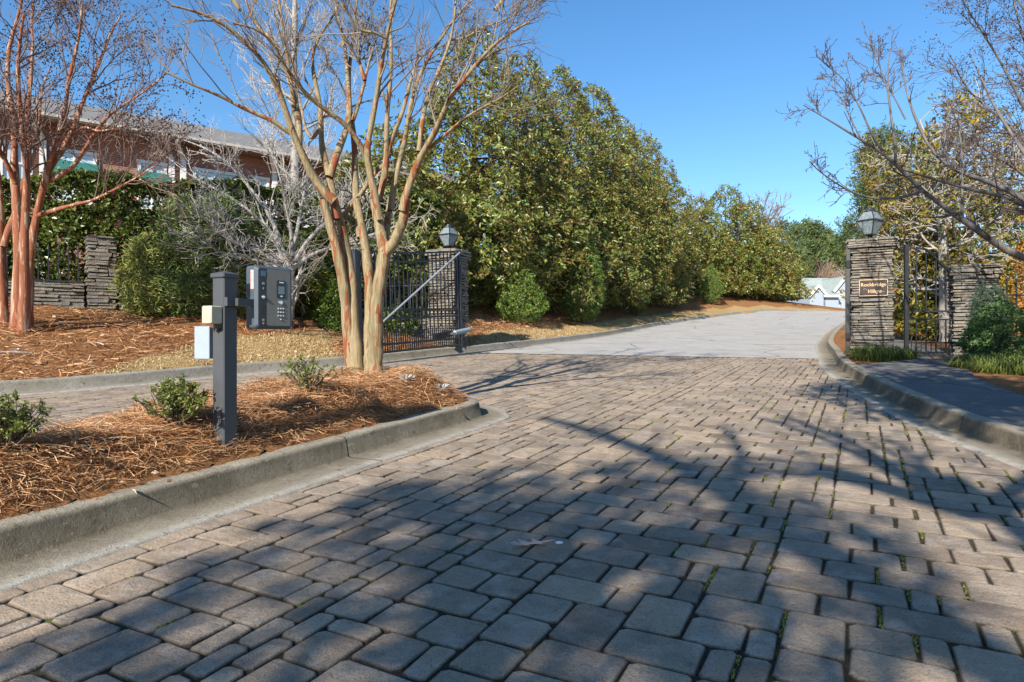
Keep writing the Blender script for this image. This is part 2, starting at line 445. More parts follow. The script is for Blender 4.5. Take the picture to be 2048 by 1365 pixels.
M['iron_blue'] = plain('dark_grey_gate_paint', (0.030, 0.034, 0.042), 0.45, 0.0, 0.5, 0.2)
M['galv'] = plain('pale_grey_metal', (0.28, 0.30, 0.33), 0.45, 0.2, 0.5, 0.1)
M['opgrey'] = plain('operator_grey', (0.22, 0.27, 0.31), 0.45, 0.0, 0.5, 0.08)
M['post'] = plain('post_paint', (0.055, 0.058, 0.064), 0.5, 0.0, 0.5, 0.12, 6)
M['kiosk'] = plain('kiosk_body', (0.052, 0.072, 0.094), 0.45, 0.0, 0.5, 0.06, 6)
M['steel'] = plain('brushed_steel', (0.155, 0.15, 0.136), 0.42, 0.2, 0.5, 0.06, 30)
M['blackpl'] = plain('black_plastic', (0.012, 0.014, 0.018), 0.25, 0.0, 0.5, 0.1)
M['bluebtn'] = plain('blue_plastic', (0.05, 0.11, 0.19), 0.3)
M['chrome'] = plain('chrome', (0.7, 0.7, 0.7), 0.2, 0.9)
M['cream'] = plain('aged_cream_plastic', (0.42, 0.38, 0.28), 0.6, var=0.2, scale=20)
M['paleblue'] = plain('pale_grey_box', (0.28, 0.33, 0.37), 0.5, var=0.06)
M['sticker'] = plain('faded_pink_sticker', (0.62, 0.36, 0.33), 0.6, var=0.3, scale=60)
M['white'] = plain('white_paint', (0.66, 0.66, 0.65), 0.55, var=0.04)
M['awning'] = plain('teal_awning', (0.018, 0.12, 0.11), 0.8, var=0.12)
M['pane'] = plain('window_glass', (0.10, 0.14, 0.18), 0.12, 0, 0.8, 0.2)
M['panepale'] = plain('curtained_glass', (0.42, 0.52, 0.60), 0.2, 0, 0.8, 0.2, 2)
M['brick'] = mat_brick('red_brick', (0.25, 0.085, 0.055), (0.33, 0.125, 0.08), (0.30, 0.25, 0.22))
M['pinkbrick'] = mat_brick('pink_brick', (0.34, 0.21, 0.165), (0.42, 0.27, 0.21), (0.38, 0.33, 0.29))
M['shingle'] = mat_roof('grey_shingle', (0.17, 0.165, 0.16), (0.235, 0.225, 0.215))
M['greenroof'] = mat_roof('green_grey_shingle', (0.28, 0.33, 0.31), (0.35, 0.40, 0.375))
M['brownroof'] = mat_roof('brown_shingle', (0.20, 0.17, 0.15), (0.26, 0.22, 0.19))
M['siding'] = plain('pale_blue_siding', (0.29, 0.34, 0.41), 0.7, var=0.05)
M['plaque'] = plain('bronze_plaque', (0.028, 0.02, 0.018), 0.35, 0.2, 0.5, 0.2)
M['gold'] = plain('gold_lettering', (0.55, 0.36, 0.21), 0.4, 0.2, 0.5, 0.05)
M['oakleaf'] = plain('dead_oak_leaf', (0.58, 0.37, 0.28), 0.7, var=0.25, scale=60)
M['pebble'] = plain('white_pebble', (0.72, 0.71, 0.68), 0.6)
M['tag_red'] = plain('red_tape', (0.6, 0.05, 0.04), 0.6)

# ------------------------------------------------------------------ the lie of the land
def crom(P, step=0.4):
    P = [np.array(p, float) for p in P]
    out = []
    for i in range(len(P) - 1):
        p0, p1, p2, p3 = P[max(i - 1, 0)], P[i], P[i + 1], P[min(i + 2, len(P) - 1)]
        n = max(2, int(np.linalg.norm(p2 - p1) / step))
        for k in range(n):
            t = k / n
            m1, m2 = (p2 - p0) * 0.5, (p3 - p1) * 0.5
            out.append((2 * t**3 - 3 * t**2 + 1) * p1 + (t**3 - 2 * t**2 + t) * m1 + (-2 * t**3 + 3 * t**2) * p2 + (t**3 - t**2) * m2)
    out.append(P[-1])
    return np.array(out)

KL = crom([(-34, -10), (-15, 1.2), (-10, 5.0), (-6.46, 8.4), (-5.62, 9.3), (-4.56, 10.9), (-3.5, 12.0), (-2.56, 13.2), (-1.6, 14.9), (-0.69, 16.3), (0.7, 18.8), (3.06, 23.5), (7.2, 33), (11.3, 40), (14.5, 44.3), (18.2, 48), (22, 50.6), (27, 52.5), (36, 54.3), (70, 58)], 0.5)
KR = crom([(4.6, -9), (4.0, -4), (3.82, 1), (3.78, 4), (3.86, 5), (4.02, 6.1), (4.43, 7.6), (5.0, 9.5), (5.9, 12), (7.0, 14.5), (8.9, 18.8), (12.4, 25.6), (16, 32), (20, 38.5), (24, 43), (28, 45), (36, 46.6), (70, 50)], 0.5)
ISL = crom([(-6.65, -6), (-4.4, -1.5), (-2.22, 2.885), (-1.495, 4.34), (-0.85, 5.63), (-0.40, 6.5), (-0.30, 6.78), (-0.36, 7.03), (-0.54, 7.27), (-0.85, 7.6), (-1.3, 7.78), (-1.8, 7.66), (-2.22, 7.2), (-2.58, 6.4), (-2.92, 5.2), (-3.08, 4.3), (-3.3, 3.4), (-4.2, 1.5), (-6.1, -2), (-8.2, -6)], 0.15)
ISLC = np.vstack([ISL, ISL[:1]])

def sdist(P, X, Y, side=1):
    """signed distance to an open polyline: positive on its left for side = 1"""
    X = np.asarray(X, float); Y = np.asarray(Y, float); sh = X.shape
    x, y = X.ravel(), Y.ravel()
    best = np.full(x.shape, 1e18); sg = np.zeros(x.shape)
    for a, b in zip(P[:-1], P[1:]):
        d = b - a; L2 = d @ d
        t = np.clip(((x - a[0]) * d[0] + (y - a[1]) * d[1]) / L2, 0, 1)
        ex, ey = x - a[0] - t * d[0], y - a[1] - t * d[1]
        q = ex * ex + ey * ey
        c = d[0] * (y - a[1]) - d[1] * (x - a[0])
        m = q < best - 1e-9
        best[m] = q[m]; sg[m] = np.sign(c[m])
    return (np.sqrt(best) * sg * side).reshape(sh)

def inside(P, X, Y):
    x, y = np.ravel(X), np.ravel(Y)
    c = np.zeros(x.shape, bool)
    for a, b in zip(P, np.roll(P, -1, 0)):
        k = (a[1] > y) != (b[1] > y)
        with np.errstate(divide='ignore', invalid='ignore'):
            xi = a[0] + (y - a[1]) * (b[0] - a[0]) / (b[1] - a[1] + 1e-12)
        c ^= k & (x < xi)
    return c.reshape(np.shape(X))

def plane(X, Y):
    X = np.asarray(X, float); Y = np.asarray(Y, float)
    s = 0.47 * X + 0.88 * Y
    z = 0.054 * np.clip(Y, -60, 70) + 0.0007 * np.clip(s - 20, 0, 30) ** 2
    e = np.clip(s - 49, 0, 200)
    a = np.clip(e, 0, 12)
    z = z + np.where(e > 0, 0.042 * e - 0.0065 * a * a - 0.15 * np.clip(e - 12, 0, 40), 0)
    return z

def smooth(t):
    t = np.clip(t, 0, 1); return t * t * (3 - 2 * t)

def rise_left(dl, X):
    k = 0.23 * (1 - 0.55 * smooth((np.asarray(X) - 20) / 22))
    return 0.14 + k * np.clip(dl - 0.15, 0, 5.6) + 0.04 * np.clip(dl - 5.7, 0, 14)

def rise_right(dr):
    return 0.13 + 0.03 * np.clip(dr - 3.0, 0, 12)

def ground(X, Y):
    X = np.asarray(X, float); Y = np.asarray(Y, float)
    dl = sdist(KL, X, Y, 1); dr = sdist(KR, X, Y, -1)
    z = plane(X, Y)
    return np.where(dl > 0.13, z + rise_left(dl, X), np.where(dr > 0.13, z + rise_right(dr), z - 0.10))

def gz(x, y):
    return float(ground(np.array([x]), np.array([y]))[0])

def hit(u, v, tmin=2.0, tmax=90.0, lift=0.0):
    """where the sight line through a photo pixel meets the ground"""
    Y = np.arange(tmin, tmax, 0.05)
    X = (u - CU) / FPX * Y; Z = CH + (CV - v) / FPX * Y
    g = ground(X, Y)
    g = np.where(g < plane(X, Y), plane(X, Y), g) + lift
    k = np.argmax(Z <= g)
    return Vector((X[k], Y[k], g[k]))

def col(u, dl):
    """the ground point seen in photo column u at a given distance behind the left kerb"""
    Y = np.arange(8, 40, 0.05); X = (u - CU) / FPX * Y
    k = np.argmin(np.abs(sdist(KL, X, Y, 1) - dl) + (Y > 30) * 5)
    return Vector((X[k], Y[k], gz(X[k], Y[k])))

def at(u, v, Y):
    return Vector(((u - CU) / FPX * Y, Y, CH + (CV - v) / FPX * Y))

# ground sheet: fine by the road, coarse towards the horizon
def axis(lo, hi, fine, mid_lo, mid_hi, grow=1.16):
    a = list(np.arange(lo, hi + 1e-6, fine))
    st, x = fine, hi
    while x < mid_hi:
        st = min(st * grow, 60); x += st; a.append(x)
    st, x = fine, lo
    while x > mid_lo:
        st = min(st * grow, 60); x -= st; a.insert(0, x)
    return np.array(a)

ax = axis(-11, 9, 0.25, -900, 900, 1.09); ay = axis(2, 24, 0.25, -500, 1600, 1.04)
GX, GY = np.meshgrid(ax, ay)
GZ = ground(GX, GY)
GZ = GZ + np.where(GZ > plane(GX, GY), 0.025 * np.sin(GX * 2.3 + GY) * np.sin(GY * 1.9 - GX * 0.7), 0)
dl_, dr_ = sdist(KL, GX, GY, 1), sdist(KR, GX, GY, -1)
def lawn_width(X):
    w = np.where(X < -1.2, 1.9 * smooth((X + 6.0) / 0.5) * (1 - smooth((X + 4.0) / 0.9)), 1.25 * smooth((X + 1.2) / 0.6))
    return w
zone = np.where((dl_ > 0) & (dl_ < lawn_width(GX)), 1.0, 0.0)
zone = np.where((dl_ > 14), 0.6, zone)
zone = np.where((dr_ > 4.5) & (GY > 14), 0.75, zone)
ni, nj = GX.shape
idx = np.arange(ni * nj).reshape(ni, nj)
F = np.stack([idx[:-1, :-1], idx[:-1, 1:], idx[1:, 1:], idx[1:, :-1]], -1).reshape(-1, 4)
V = np.stack([GX, GY, GZ], -1).reshape(-1, 3)
tag(mk('ground', V, F, M['ground'], tone=zone.ravel(), smooth=True), kind='structure')

# ------------------------------------------------------------------ kerbs
def sweep_sections(P, prof, side, parent, m, sec=3.0, gap=0.010, name='kerb_section', start=0.0, zmul=1.0):
    d = np.linalg.norm(np.diff(P, axis=0), axis=1); s = np.concatenate([[0], np.cumsum(d)])
    T = np.gradient(P, axis=0); T /= np.linalg.norm(T, axis=1)[:, None]
    tot = s[-1]; a = start; prof = np.array(prof)
    vv = np.concatenate([[0], np.cumsum(np.linalg.norm(np.diff(prof[:, :2], axis=0), axis=1))]); vv /= vv[-1]
    while a < tot - 0.2:
        b = min(a + sec, tot)
        if tot - b < 0.8: b = tot
        ss = np.linspace(a + gap / 2, b - gap / 2, max(3, int((b - a) / 0.22)))
        x, y = np.interp(ss, s, P[:, 0]), np.interp(ss, s, P[:, 1])
        tx, ty = np.interp(ss, s, T[:, 0]), np.interp(ss, s, T[:, 1])
        l = np.hypot(tx, ty); nx, ny = -ty / l * side, tx / l * side
        px = x[:, None] + nx[:, None] * prof[None, :, 0]; py = y[:, None] + ny[:, None] * prof[None, :, 0]
        pz = plane(px, py) + prof[None, :, 1] + 0.0025 * np.sin(ss * 7.1)[:, None] * (prof[None, :, 1] > 0.02)
        n, k = px.shape
        V = np.stack([px, py, pz], -1).reshape(-1, 3)
        id_ = np.arange(n * k).reshape(n, k)
        F = np.stack([id_[:-1, :-1], id_[1:, :-1], id_[1:, 1:], id_[:-1, 1:]], -1).reshape(-1, 4)
        if side < 0: F = F[:, ::-1]
        uv = np.stack([np.repeat(ss, k), np.tile(vv, n)], -1)
        V2 = np.vstack([V, V[:k], V[-k:]])        # end faces
        e0 = np.arange(k) + n * k; e1 = e0 + k
        o = mk(name, V, F, m, parent, smooth=True, uv=uv)
        caps = MB()
        for ring in (V[:k], V[-k:]):
            caps.add(ring, [tuple(range(k))])
        a = b
    return

PROF = [(-0.30, -0.07), (-0.30, 0.004), (-0.285, 0.012), (-0.24, 0.011), (-0.06, 0.004), (-0.015, 0.006), (0.004, 0.016), (0.024, 0.128), (0.030, 0.142), (0.042, 0.151), (0.16, 0.156), (0.172, 0.148), (0.176, -0.06)]
PROF2 = [(-0.26, -0.07), (-0.26, 0.004), (-0.25, 0.010), (-0.06, 0.006), (-0.012, 0.008), (0.004, 0.018), (0.025, 0.120), (0.034, 0.142), (0.052, 0.155), (0.15, 0.160), (0.168, 0.152), (0.172, -0.06)]
kb = tag(bpy.data.objects.new('kerb', None), kind='structure'); COL.objects.link(kb)
sweep_sections(ISL, PROF, 1, kb, M['kerb'], 3.05, start=0.0)
kb2 = tag(bpy.data.objects.new('kerb', None), kind='structure'); COL.objects.link(kb2)
sweep_sections(KL[24:], PROF2, 1, kb2, M['kerb_clean'], 3.05)
kb3 = tag(bpy.data.objects.new('kerb', None), kind='structure'); COL.objects.link(kb3)
sweep_sections(KR[6:], PROF, -1, kb3, M['kerb'], 3.05)

# ------------------------------------------------------------------ asphalt road beyond the gates
def seam_y(X):       # where pavers end and asphalt begins
    return 15.25 - 0.235 * (X + 0.08) + 0.0
la = KL[np.argmin(abs(KL[:, 1] - 15.3)):]
V = []; nrow = 0; KC = 17
n_l = 240
def resample(P, n):
    d = np.concatenate([[0], np.cumsum(np.linalg.norm(np.diff(P, axis=0), axis=1))])
    t = np.linspace(0, 1, n) ** 1.25 * d[-1]
    return np.stack([np.interp(t, d, P[:, 0]), np.interp(t, d, P[:, 1])], -1)
Lp = KL[KL[:, 0] > -1.35]
Lp = Lp[Lp[:, 1] >= seam_y(Lp[:, 0]) - 0.15]
Rp = KR[(KR[:, 1] >= seam_y(KR[:, 0]) - 0.1) & (KR[:, 0] > 4.2)]
A_, B_ = resample(Lp, n_l), resample(Rp, n_l)
T_ = np.linspace(0.0, 1.0, KC)
PX = A_[:, None, 0] * (1 - T_) + B_[:, None, 0] * T_; PY = A_[:, None, 1] * (1 - T_) + B_[:, None, 1] * T_
PZ = plane(PX, PY) + 0.003
id_ = np.arange(n_l * KC).reshape(n_l, KC)
F = np.stack([id_[:-1, :-1], id_[:-1, 1:], id_[1:, 1:], id_[1:, :-1]], -1).reshape(-1, 4)
tag(mk('asphalt_road', np.stack([PX, PY, PZ], -1).reshape(-1, 3), F, M['asphalt'], smooth=True), kind='structure')

# ------------------------------------------------------------------ paved forecourt: jointed sheet and pavers
xs_, ys_ = np.meshgrid(np.arange(-16, 8.6, 0.6), np.arange(-8, 18.1, 0.6))
id_ = np.arange(xs_.size).reshape(xs_.shape)
F = np.stack([id_[:-1, :-1], id_[:-1, 1:], id_[1:, 1:], id_[1:, :-1]], -1).reshape(-1, 4)
pave = tag(mk('paved_drive', np.stack([xs_, ys_, plane(xs_, ys_) - 0.0125], -1).reshape(-1, 3), F, M['joint']), kind='structure')

PA = np.array([0.463, 0.886]); PA /= np.linalg.norm(PA); PB = np.array([PA[1], -PA[0]])
MOD = 0.102
NA, NB = 214, 277
a0, b0 = -6.0, -13.5
ia, ib = np.meshgrid(np.arange(NA), np.arange(NB), indexing='ij')
ca, cb = a0 + (ia + 0.5) * MOD, b0 + (ib + 0.5) * MOD
CX, CY = ca * PA[0] + cb * PB[0], ca * PA[1] + cb * PB[1]
dl_ = sdist(KL, CX, CY, 1); dr_ = sdist(KR, CX, CY, -1)
di_ = np.abs(sdist(ISLC, CX, CY, 1)); ins = inside(ISL, CX, CY)
ok = (dl_ < -0.20) & (dr_ < -0.22) & ~ins & (di_ > 0.22) & (CY < seam_y(CX) + 0.2) & (CY > -0.6) & (np.abs(CX) < 0.86 * CY + 3.2)
occ = ~ok
PIECES = [((2, 3), 5.0), ((2, 2), 3.2), ((1, 2), 1.5), ((2, 1), 1.1), ((3, 2), 1.0), ((1, 3), 0.8)]      # (along A, along B)
placed = []
vj = np.zeros((NA + 4, NB + 5), bool)
for i in range(NA):
    for j in range(NB):
        if occ[i, j]: continue
        opts = []
        for (pa, pb), w in PIECES:
            if i + pa <= NA and j + pb <= NB and not occ[i:i + pa, j:j + pb].any(): opts.append(((pa, pb), w))
        if not opts: pc = (1, 1)
        else:
            big = [o for o in opts if o[0][0] * o[0][1] >= 4]
            if big and R.random() < 0.82: opts = big
            ws = np.array([w * (0.06 if i > 0 and vj[i - 1, j + o[1]] else 1.0) for o, w in opts]); pc = opts[R.choice(len(opts), p=ws / ws.sum())][0]
        occ[i:i + pc[0], j:j + pc[1]] = True
        vj[i:i + pc[0], j] = True; vj[i:i + pc[0], j + pc[1]] = True
        placed.append((i, j, pc))

def paver_geo(pa, pb):
    hx, hy = pb * MOD / 2 - 0.0037, pa * MOD / 2 - 0.0037
    c = min(0.018, hy * 0.38)
    pts = []
    for sx, sy in ((1, -1), (1, 1), (-1, 1), (-1, -1)):
        q = c * R.uniform(0.45, 1.4); jx, jy = R.normal(0, 0.0032, 2)
        p1, p2 = (sx * hx + jx, sy * (hy - q) + jy), (sx * (hx - q) + jx, sy * hy + jy)
        pts += [p1, p2] if sx * sy < 0 and False else ([p1, p2] if (sx, sy) in ((1, 1), (-1, -1)) else [p2, p1])
    pts = np.array(pts)
    def ring(ins, z): return np.column_stack([pts * (1 - ins / np.array([hx, hy])), np.full(8, z)])
    V = np.vstack([ring(0, -0.05), ring(0, -0.0085), ring(0.004, -0.0024), ring(0.0095, 0.0)])
    F = []
    for k in range(3):
        for i in range(8): F.append((k * 8 + i, k * 8 + (i + 1) % 8, k * 8 + 8 + (i + 1) % 8, k * 8 + 8 + i))
    F += [(24, 25, 26, 31), (26, 27, 30, 31), (27, 28, 29, 30)]
    return V, F

VAR = {}
GRIME = np.repeat(np.array([1, 1, 0.45, 0], np.float32), 8)
for pc in {p for _, _, p in placed}:
    VAR[pc] = []
    for q in range(7):
        Vq, Fq = paver_geo(*pc)
        me = setmesh('paver', Vq, np.array(Fq)); gr_ = me.attributes.new('grime', 'FLOAT', 'POINT'); gr_.data.foreach_set('value', GRIME); me.materials.append(M['paver'])
        VAR[pc].append((Vq, np.array(Fq), me))

GA = Vector((PA[0], PA[1], 0.054 * PA[1])).normalized(); GB = Vector((PB[0], PB[1], 0.054 * PB[1])).normalized()
GN = GB.cross(GA).normalized()
BASIS = Matrix((GB, GA, GN)).transposed()
rows = []
for (i, j, pc) in placed:
    pa_, pb_ = a0 + (i + pc[0] / 2) * MOD, b0 + (j + pc[1] / 2) * MOD
    x, y = pa_ * PA[0] + pb_ * PB[0], pa_ * PA[1] + pb_ * PB[1]
    vis = y > 2.05 and abs(x) < 0.80 * y
    size = pc[0] * pc[1] / max(y, 0.5) ** 3 if vis else 0
    rows.append((size, x, y, pc))
rows.sort(key=lambda r: -r[0])
SV, SF, ST = [], [], []
nb = 0
for k, (size, x, y, pc) in enumerate(rows):
    Vq, Fq, me = VAR[pc][R.integers(7)]
    tilt = Matrix.Rotation(R.normal(0, 0.007), 3, 'X') @ Matrix.Rotation(R.normal(0, 0.007), 3, 'Y') @ Matrix.Rotation(R.normal(0, 0.006), 3, 'Z')
    if R.random() < 0.5: tilt = tilt @ Matrix.Rotation(math.pi, 3, 'Z')
    MM = BASIS @ tilt
    z = 0.054 * y + R.normal(0, 0.0012) - (0.010 if R.random() < 0.012 else 0)
    if k < 300:
        o = link('paver', me, pave)
        o.matrix_local = Matrix.Translation((x, y, z)) @ MM.to_4x4()
    else:
        SV.append(Vq @ np.array(MM).T + np.array([x, y, z])); SF.append(Fq + nb); ST.append(np.full(len(Vq), R.random())); nb += len(Vq)
pf = tag(mk('paver_field', np.vstack(SV), np.vstack(SF), M['paver'], pave, tone=np.concatenate(ST)), kind='stuff')
gr_ = pf.data.attributes.new('grime', 'FLOAT', 'POINT'); gr_.data.foreach_set('value', np.tile(GRIME, len(SV)))
PLACED = rows

# ------------------------------------------------------------------ island bed with mulch mound
def bed_z(X, Y):
    d = np.abs(sdist(ISLC, X, Y, 1))
    X = np.asarray(X, float); Y = np.asarray(Y, float)
    lump = 0.035 * np.sin(X * 4.1 + Y * 1.3) * np.sin(Y * 3.3 - X * 1.7) + 0.02 * np.sin(X * 9 + 1) * np.sin(Y * 8.1)
    return plane(X, Y) + 0.135 + 0.27 * smooth((d - 0.05) / 0.55) + lump * smooth((d - 0.15) / 0.4)

gx_, gy_ = np.meshgrid(np.arange(-9.2, 0.0, 0.09), np.arange(-5.5, 9.0, 0.09))
dd = np.abs(sdist(ISLC, gx_, gy_, 1)); okb = inside(ISL, gx_, gy_) & (dd > 0.065)
zz = bed_z(gx_, gy_) + R.normal(0, 0.006, gx_.shape)
id_ = np.arange(gx_.size).reshape(gx_.shape)
q = okb[:-1, :-1] & okb[:-1, 1:] & okb[1:, 1:] & okb[1:, :-1]
F = np.stack([id_[:-1, :-1], id_[:-1, 1:], id_[1:, 1:], id_[1:, :-1]], -1)[q]
used = np.unique(F); remap = np.full(gx_.size, -1); remap[used] = np.arange(len(used))
V = np.stack([gx_, gy_, zz], -1).reshape(-1, 3)[used]
tag(mk('mulch_bed', V, remap[F], M['ground'], tone=np.zeros(len(V)), smooth=True), kind='structure')

def strands(X, Y, Z, length, width, az, pitch, curl=0.25, lift=0.0):
    """bent needle ribbons, two quads each"""
    n = len(X)
    d = np.stack([np.cos(az) * np.cos(pitch), np.sin(az) * np.cos(pitch), np.sin(pitch)], -1)
    side = np.stack([-np.sin(az), np.cos(az), R.normal(0, 0.5, n)], -1); side /= np.linalg.norm(side, axis=1)[:, None]
    c = np.stack([X, Y, Z + lift], -1)
    bend = np.stack([-np.sin(az), np.cos(az), np.zeros(n)], -1) * (R.normal(0, curl, n) * length)[:, None]
    L = length[:, None]
    p = [c - d * L / 2, c + bend * 0.35 + np.array([0, 0, 0.006]), c + d * L / 2 + bend * 0.1]
    w = side * (width / 2)[:, None]
    V = np.stack([p[0] - w * 0.6, p[0] + w * 0.6, p[1] - w, p[1] + w, p[2] - w * 0.5, p[2] + w * 0.5], 1).reshape(-1, 3)
    b = np.arange(n) * 6
    F = np.concatenate([np.stack([b, b + 1, b + 3, b + 2], -1), np.stack([b + 2, b + 3, b + 5, b + 4], -1)])
    return V, F, np.repeat(np.clip(R.beta(2.2, 2.0, n), 0, 1), 6)

def flow(X, Y):
    return 2.2 * np.sin(X * 1.9 + 0.7 * Y) + 1.9 * np.sin(Y * 1.5 - X * 0.8) + 0.9 * np.sin(5.3 * X) * np.sin(4.7 * Y)

n = 230000
X = R.uniform(-5.2, -0.3, n); Y = R.uniform(1.2, 8.9, n)
keep = inside(ISL, X, Y); X, Y = X[keep], Y[keep]
d = np.abs(sdist(ISLC, X, Y, 1)); keep = d > 0.15 + 0.05 * np.abs(np.sin(X * 7 + Y * 5)); X, Y, d = X[keep], Y[keep], d[keep]
dens = R.random(len(X)) < np.clip(26 / (Y * Y + 6), 0.25, 1.0); X, Y, d = X[dens], Y[dens], d[dens]
n = len(X)
up = R.random(n) ** 2.0 * 0.06 * smooth((d - 0.08) / 0.25)
Vs, Fs, Ts = strands(X, Y, bed_z(X, Y) + up, R.uniform(0.09, 0.22, n), R.uniform(0.0022, 0.0046, n), flow(X, Y) + R.normal(0, 0.8, n), R.normal(0.02, 0.22, n), 0.22, 0.006)
tag(mk('pine_straw', Vs, Fs, M['straw'], tone=Ts), kind='stuff')

n = 110000
X = R.uniform(-14, 4, n); Y = R.uniform(6, 24, n)
dl_ = sdist(KL, X, Y, 1)
keep = (dl_ > 0.13) & (dl_ < 7.0) & (np.abs(X) < 0.82 * Y); X, Y, dl_ = X[keep], Y[keep], dl_[keep]
lw = lawn_width(X) + 0.12 * np.sin(X * 9) + 0.1 * np.sin(Y * 13)
mul = (dl_ > lw) | (R.random(len(X)) < 0.05)
Xm, Ym = X[mul], Y[mul]; n = len(Xm)
Vs, Fs, Ts = strands(Xm, Ym, ground(Xm, Ym) + R.random(n) ** 2 * 0.06, R.uniform(0.12, 0.30, n), R.uniform(0.006, 0.013, n), flow(Xm, Ym) + R.normal(0, 0.8, n), R.normal(0.02, 0.25, n), 0.2, 0.01)
tag(mk('pine_straw', Vs, Fs, M['straw'], tone=Ts), kind='stuff')
Xg, Yg = np.repeat(X[~mul], 3), np.repeat(Y[~mul], 3); n = len(Xg)
Xg = Xg + R.normal(0, 0.06, n); Yg = Yg + R.normal(0, 0.06, n)
dg = sdist(KL, Xg, Yg, 1); k_ = dg > 0.16; Xg, Yg = Xg[k_], Yg[k_]; n = len(Xg)
Vs, Fs, Ts = strands(Xg, Yg, ground(Xg, Yg), R.uniform(0.04, 0.10, n), R.uniform(0.006, 0.012, n), R.uniform(0, 6.28, n), R.uniform(0.1, 1.3, n), 0.3, 0.015)
tag(mk('dry_grass', Vs, Fs, M['drygrass'], tone=Ts), kind='stuff')

# moss and tiny weeds in the joints, thickest on the right of the drive
vx, vy, vz = [], [], []
for (size, x, y, pc) in PLACED:
    if not (2.0 < y < 9 and abs(x) < 0.85 * y): continue
    p = 0.35 if x > 0.55 + 0.05 * y else 0.05
    if R.random() > p: continue
    side = R.choice([-1, 1]); L = pc[0] * MOD
    m_ = int(R.integers(14, 60)); t = R.uniform(-0.5, 0.5, m_) * L * R.uniform(0.3, 1.0) + R.uniform(-0.25, 0.25) * L
    t = np.clip(t, -L / 2, L / 2)
    ox = x + PB[0] * side * pc[1] * MOD / 2 + PA[0] * t + R.normal(0, 0.0028, m_)
    oy = y + PB[1] * side * pc[1] * MOD / 2 + PA[1] * t + R.normal(0, 0.0028, m_)
    vx += list(ox); vy += list(oy)
X, Y = np.array(vx), np.array(vy); n = len(X)
Vs, Fs, Ts = strands(X, Y, plane(X, Y) - 0.004, R.uniform(0.005, 0.013, n), R.uniform(0.003, 0.006, n), R.uniform(0, 6.28, n), R.uniform(0, 0.6, n), 0.2, 0.001)
tag(mk('moss', Vs, Fs, M['moss'], tone=Ts), kind='stuff')

# ------------------------------------------------------------------ sidewalk on the right
wl = KR[(KR[:, 1] > -6) & (KR[:, 1] < 30)]
T = np.gradient(wl, axis=0); T /= np.linalg.norm(T, axis=1)[:, None]
Nr = np.stack([T[:, 1], -T[:, 0]], -1)
wid = np.interp(wl[:, 1], [-6, 4, 6.2, 7.6, 8.5, 9.6, 10.6, 12.4, 15, 30], [1.4, 1.2, 1.15, 1.18, 1.25, 1.4, 1.65, 2.2, 2.2, 1.6])
T_ = np.linspace(0, 1, 9)
st = np.interp(wl[:, 1], [-6, 11.0, 12.3, 15, 30], [0.165, 0.165, 1.15, 1.2, 0.165])
off = st[:, None] + (wid[:, None] - st[:, None]) * T_
PX = wl[:, None, 0] + Nr[:, None, 0] * off; PY = wl[:, None, 1] + Nr[:, None, 1] * off
id_ = np.arange(PX.size).reshape(PX.shape)
F = np.stack([id_[:-1, :-1], id_[:-1, 1:], id_[1:, 1:], id_[1:, :-1]], -1).reshape(-1, 4)
tag(mk('sidewalk', np.stack([PX, PY, plane(PX, PY) + 0.150], -1).reshape(-1, 3), F, M['walk'], smooth=True), kind='structure')

# ------------------------------------------------------------------ stone pillars and walls
def stone_mesh():
    mb = MB()
    j = lambda a: random.uniform(-a, a)
    vs = []
    for (ix, iy, iz) in [(i, k, l) for i in (-1, 1) for k in (-1, 1) for l in (-1, 1)]:
        vs.append(((0.5 + j(0.05)) * ix, (0.5 + j(0.06)) * iy, (0.46 + j(0.09)) * iz))
    mb.add(vs, [(0, 1, 3, 2), (4, 6, 7, 5), (0, 4, 5, 1), (2, 3, 7, 6), (0, 2, 6, 4), (1, 5, 7, 3)])
    # a broken face: split the outer face with a proud ridge
    return mb.mesh('stone', M['stone'])
STONES = [stone_mesh() for _ in range(14)]

class StoneSet:
    def __init__(s, parent, limit=290): s.p, s.n, s.limit, s.V, s.F, s.T, s.b = parent, 0, limit, [], [], [], 0
    def put(s, c, dims, rz=0.0, single=True):
        me = random.choice(STONES)
        Mx = Matrix.Translation(c) @ Matrix.Rotation(rz + random.uniform(-0.02, 0.02), 4, 'Z') @ Matrix.Rotation(random.uniform(-0.035, 0.035), 4, 'Y') @ Matrix.Diagonal((*dims, 1))
        if single and s.n < s.limit:
            o = link('stone', me, s.p); o.matrix_local = Mx; s.n += 1
        else:
            V = np.array([v.co for v in me.vertices]); V = V @ np.array(Mx.to_3x3()).T + np.array(Mx.translation)
            s.V.append(V); s.F += [tuple(i + s.b for i in p.vertices) for p in me.polygons]; s.T.append(np.full(len(V), random.random())); s.b += len(V)
    def done(s):
        if s.V: tag(mk('stone_fill', np.vstack(s.V), np.array(s.F), M['stone'], s.p, tone=np.concatenate(s.T)), kind='stuff')

def course_row(ss, x0, x1, y, z, h, depth, rz, lmin, lmax, single, org):
    """a run of stones along local x from x0 to x1 with faces at local -y"""
    x = x0
    c, sn = math.cos(rz), math.sin(rz)
    while x < x1 - 0.03:
        L = min(random.uniform(lmin, lmax), x1 - x)
        if x1 - x - L < 0.07: L = x1 - x
        pr = random.uniform(-0.036, 0.022)
        cx, cy = x + L / 2, y + depth / 2 + pr
        hh = h * random.uniform(0.72, 1.05)
        ss.put((org[0] + c * cx - sn * cy, org[1] + sn * cx + c * cy, z + hh / 2), (L - random.uniform(0.002, 0.010), depth, hh - 0.007), rz, single)
        x += L

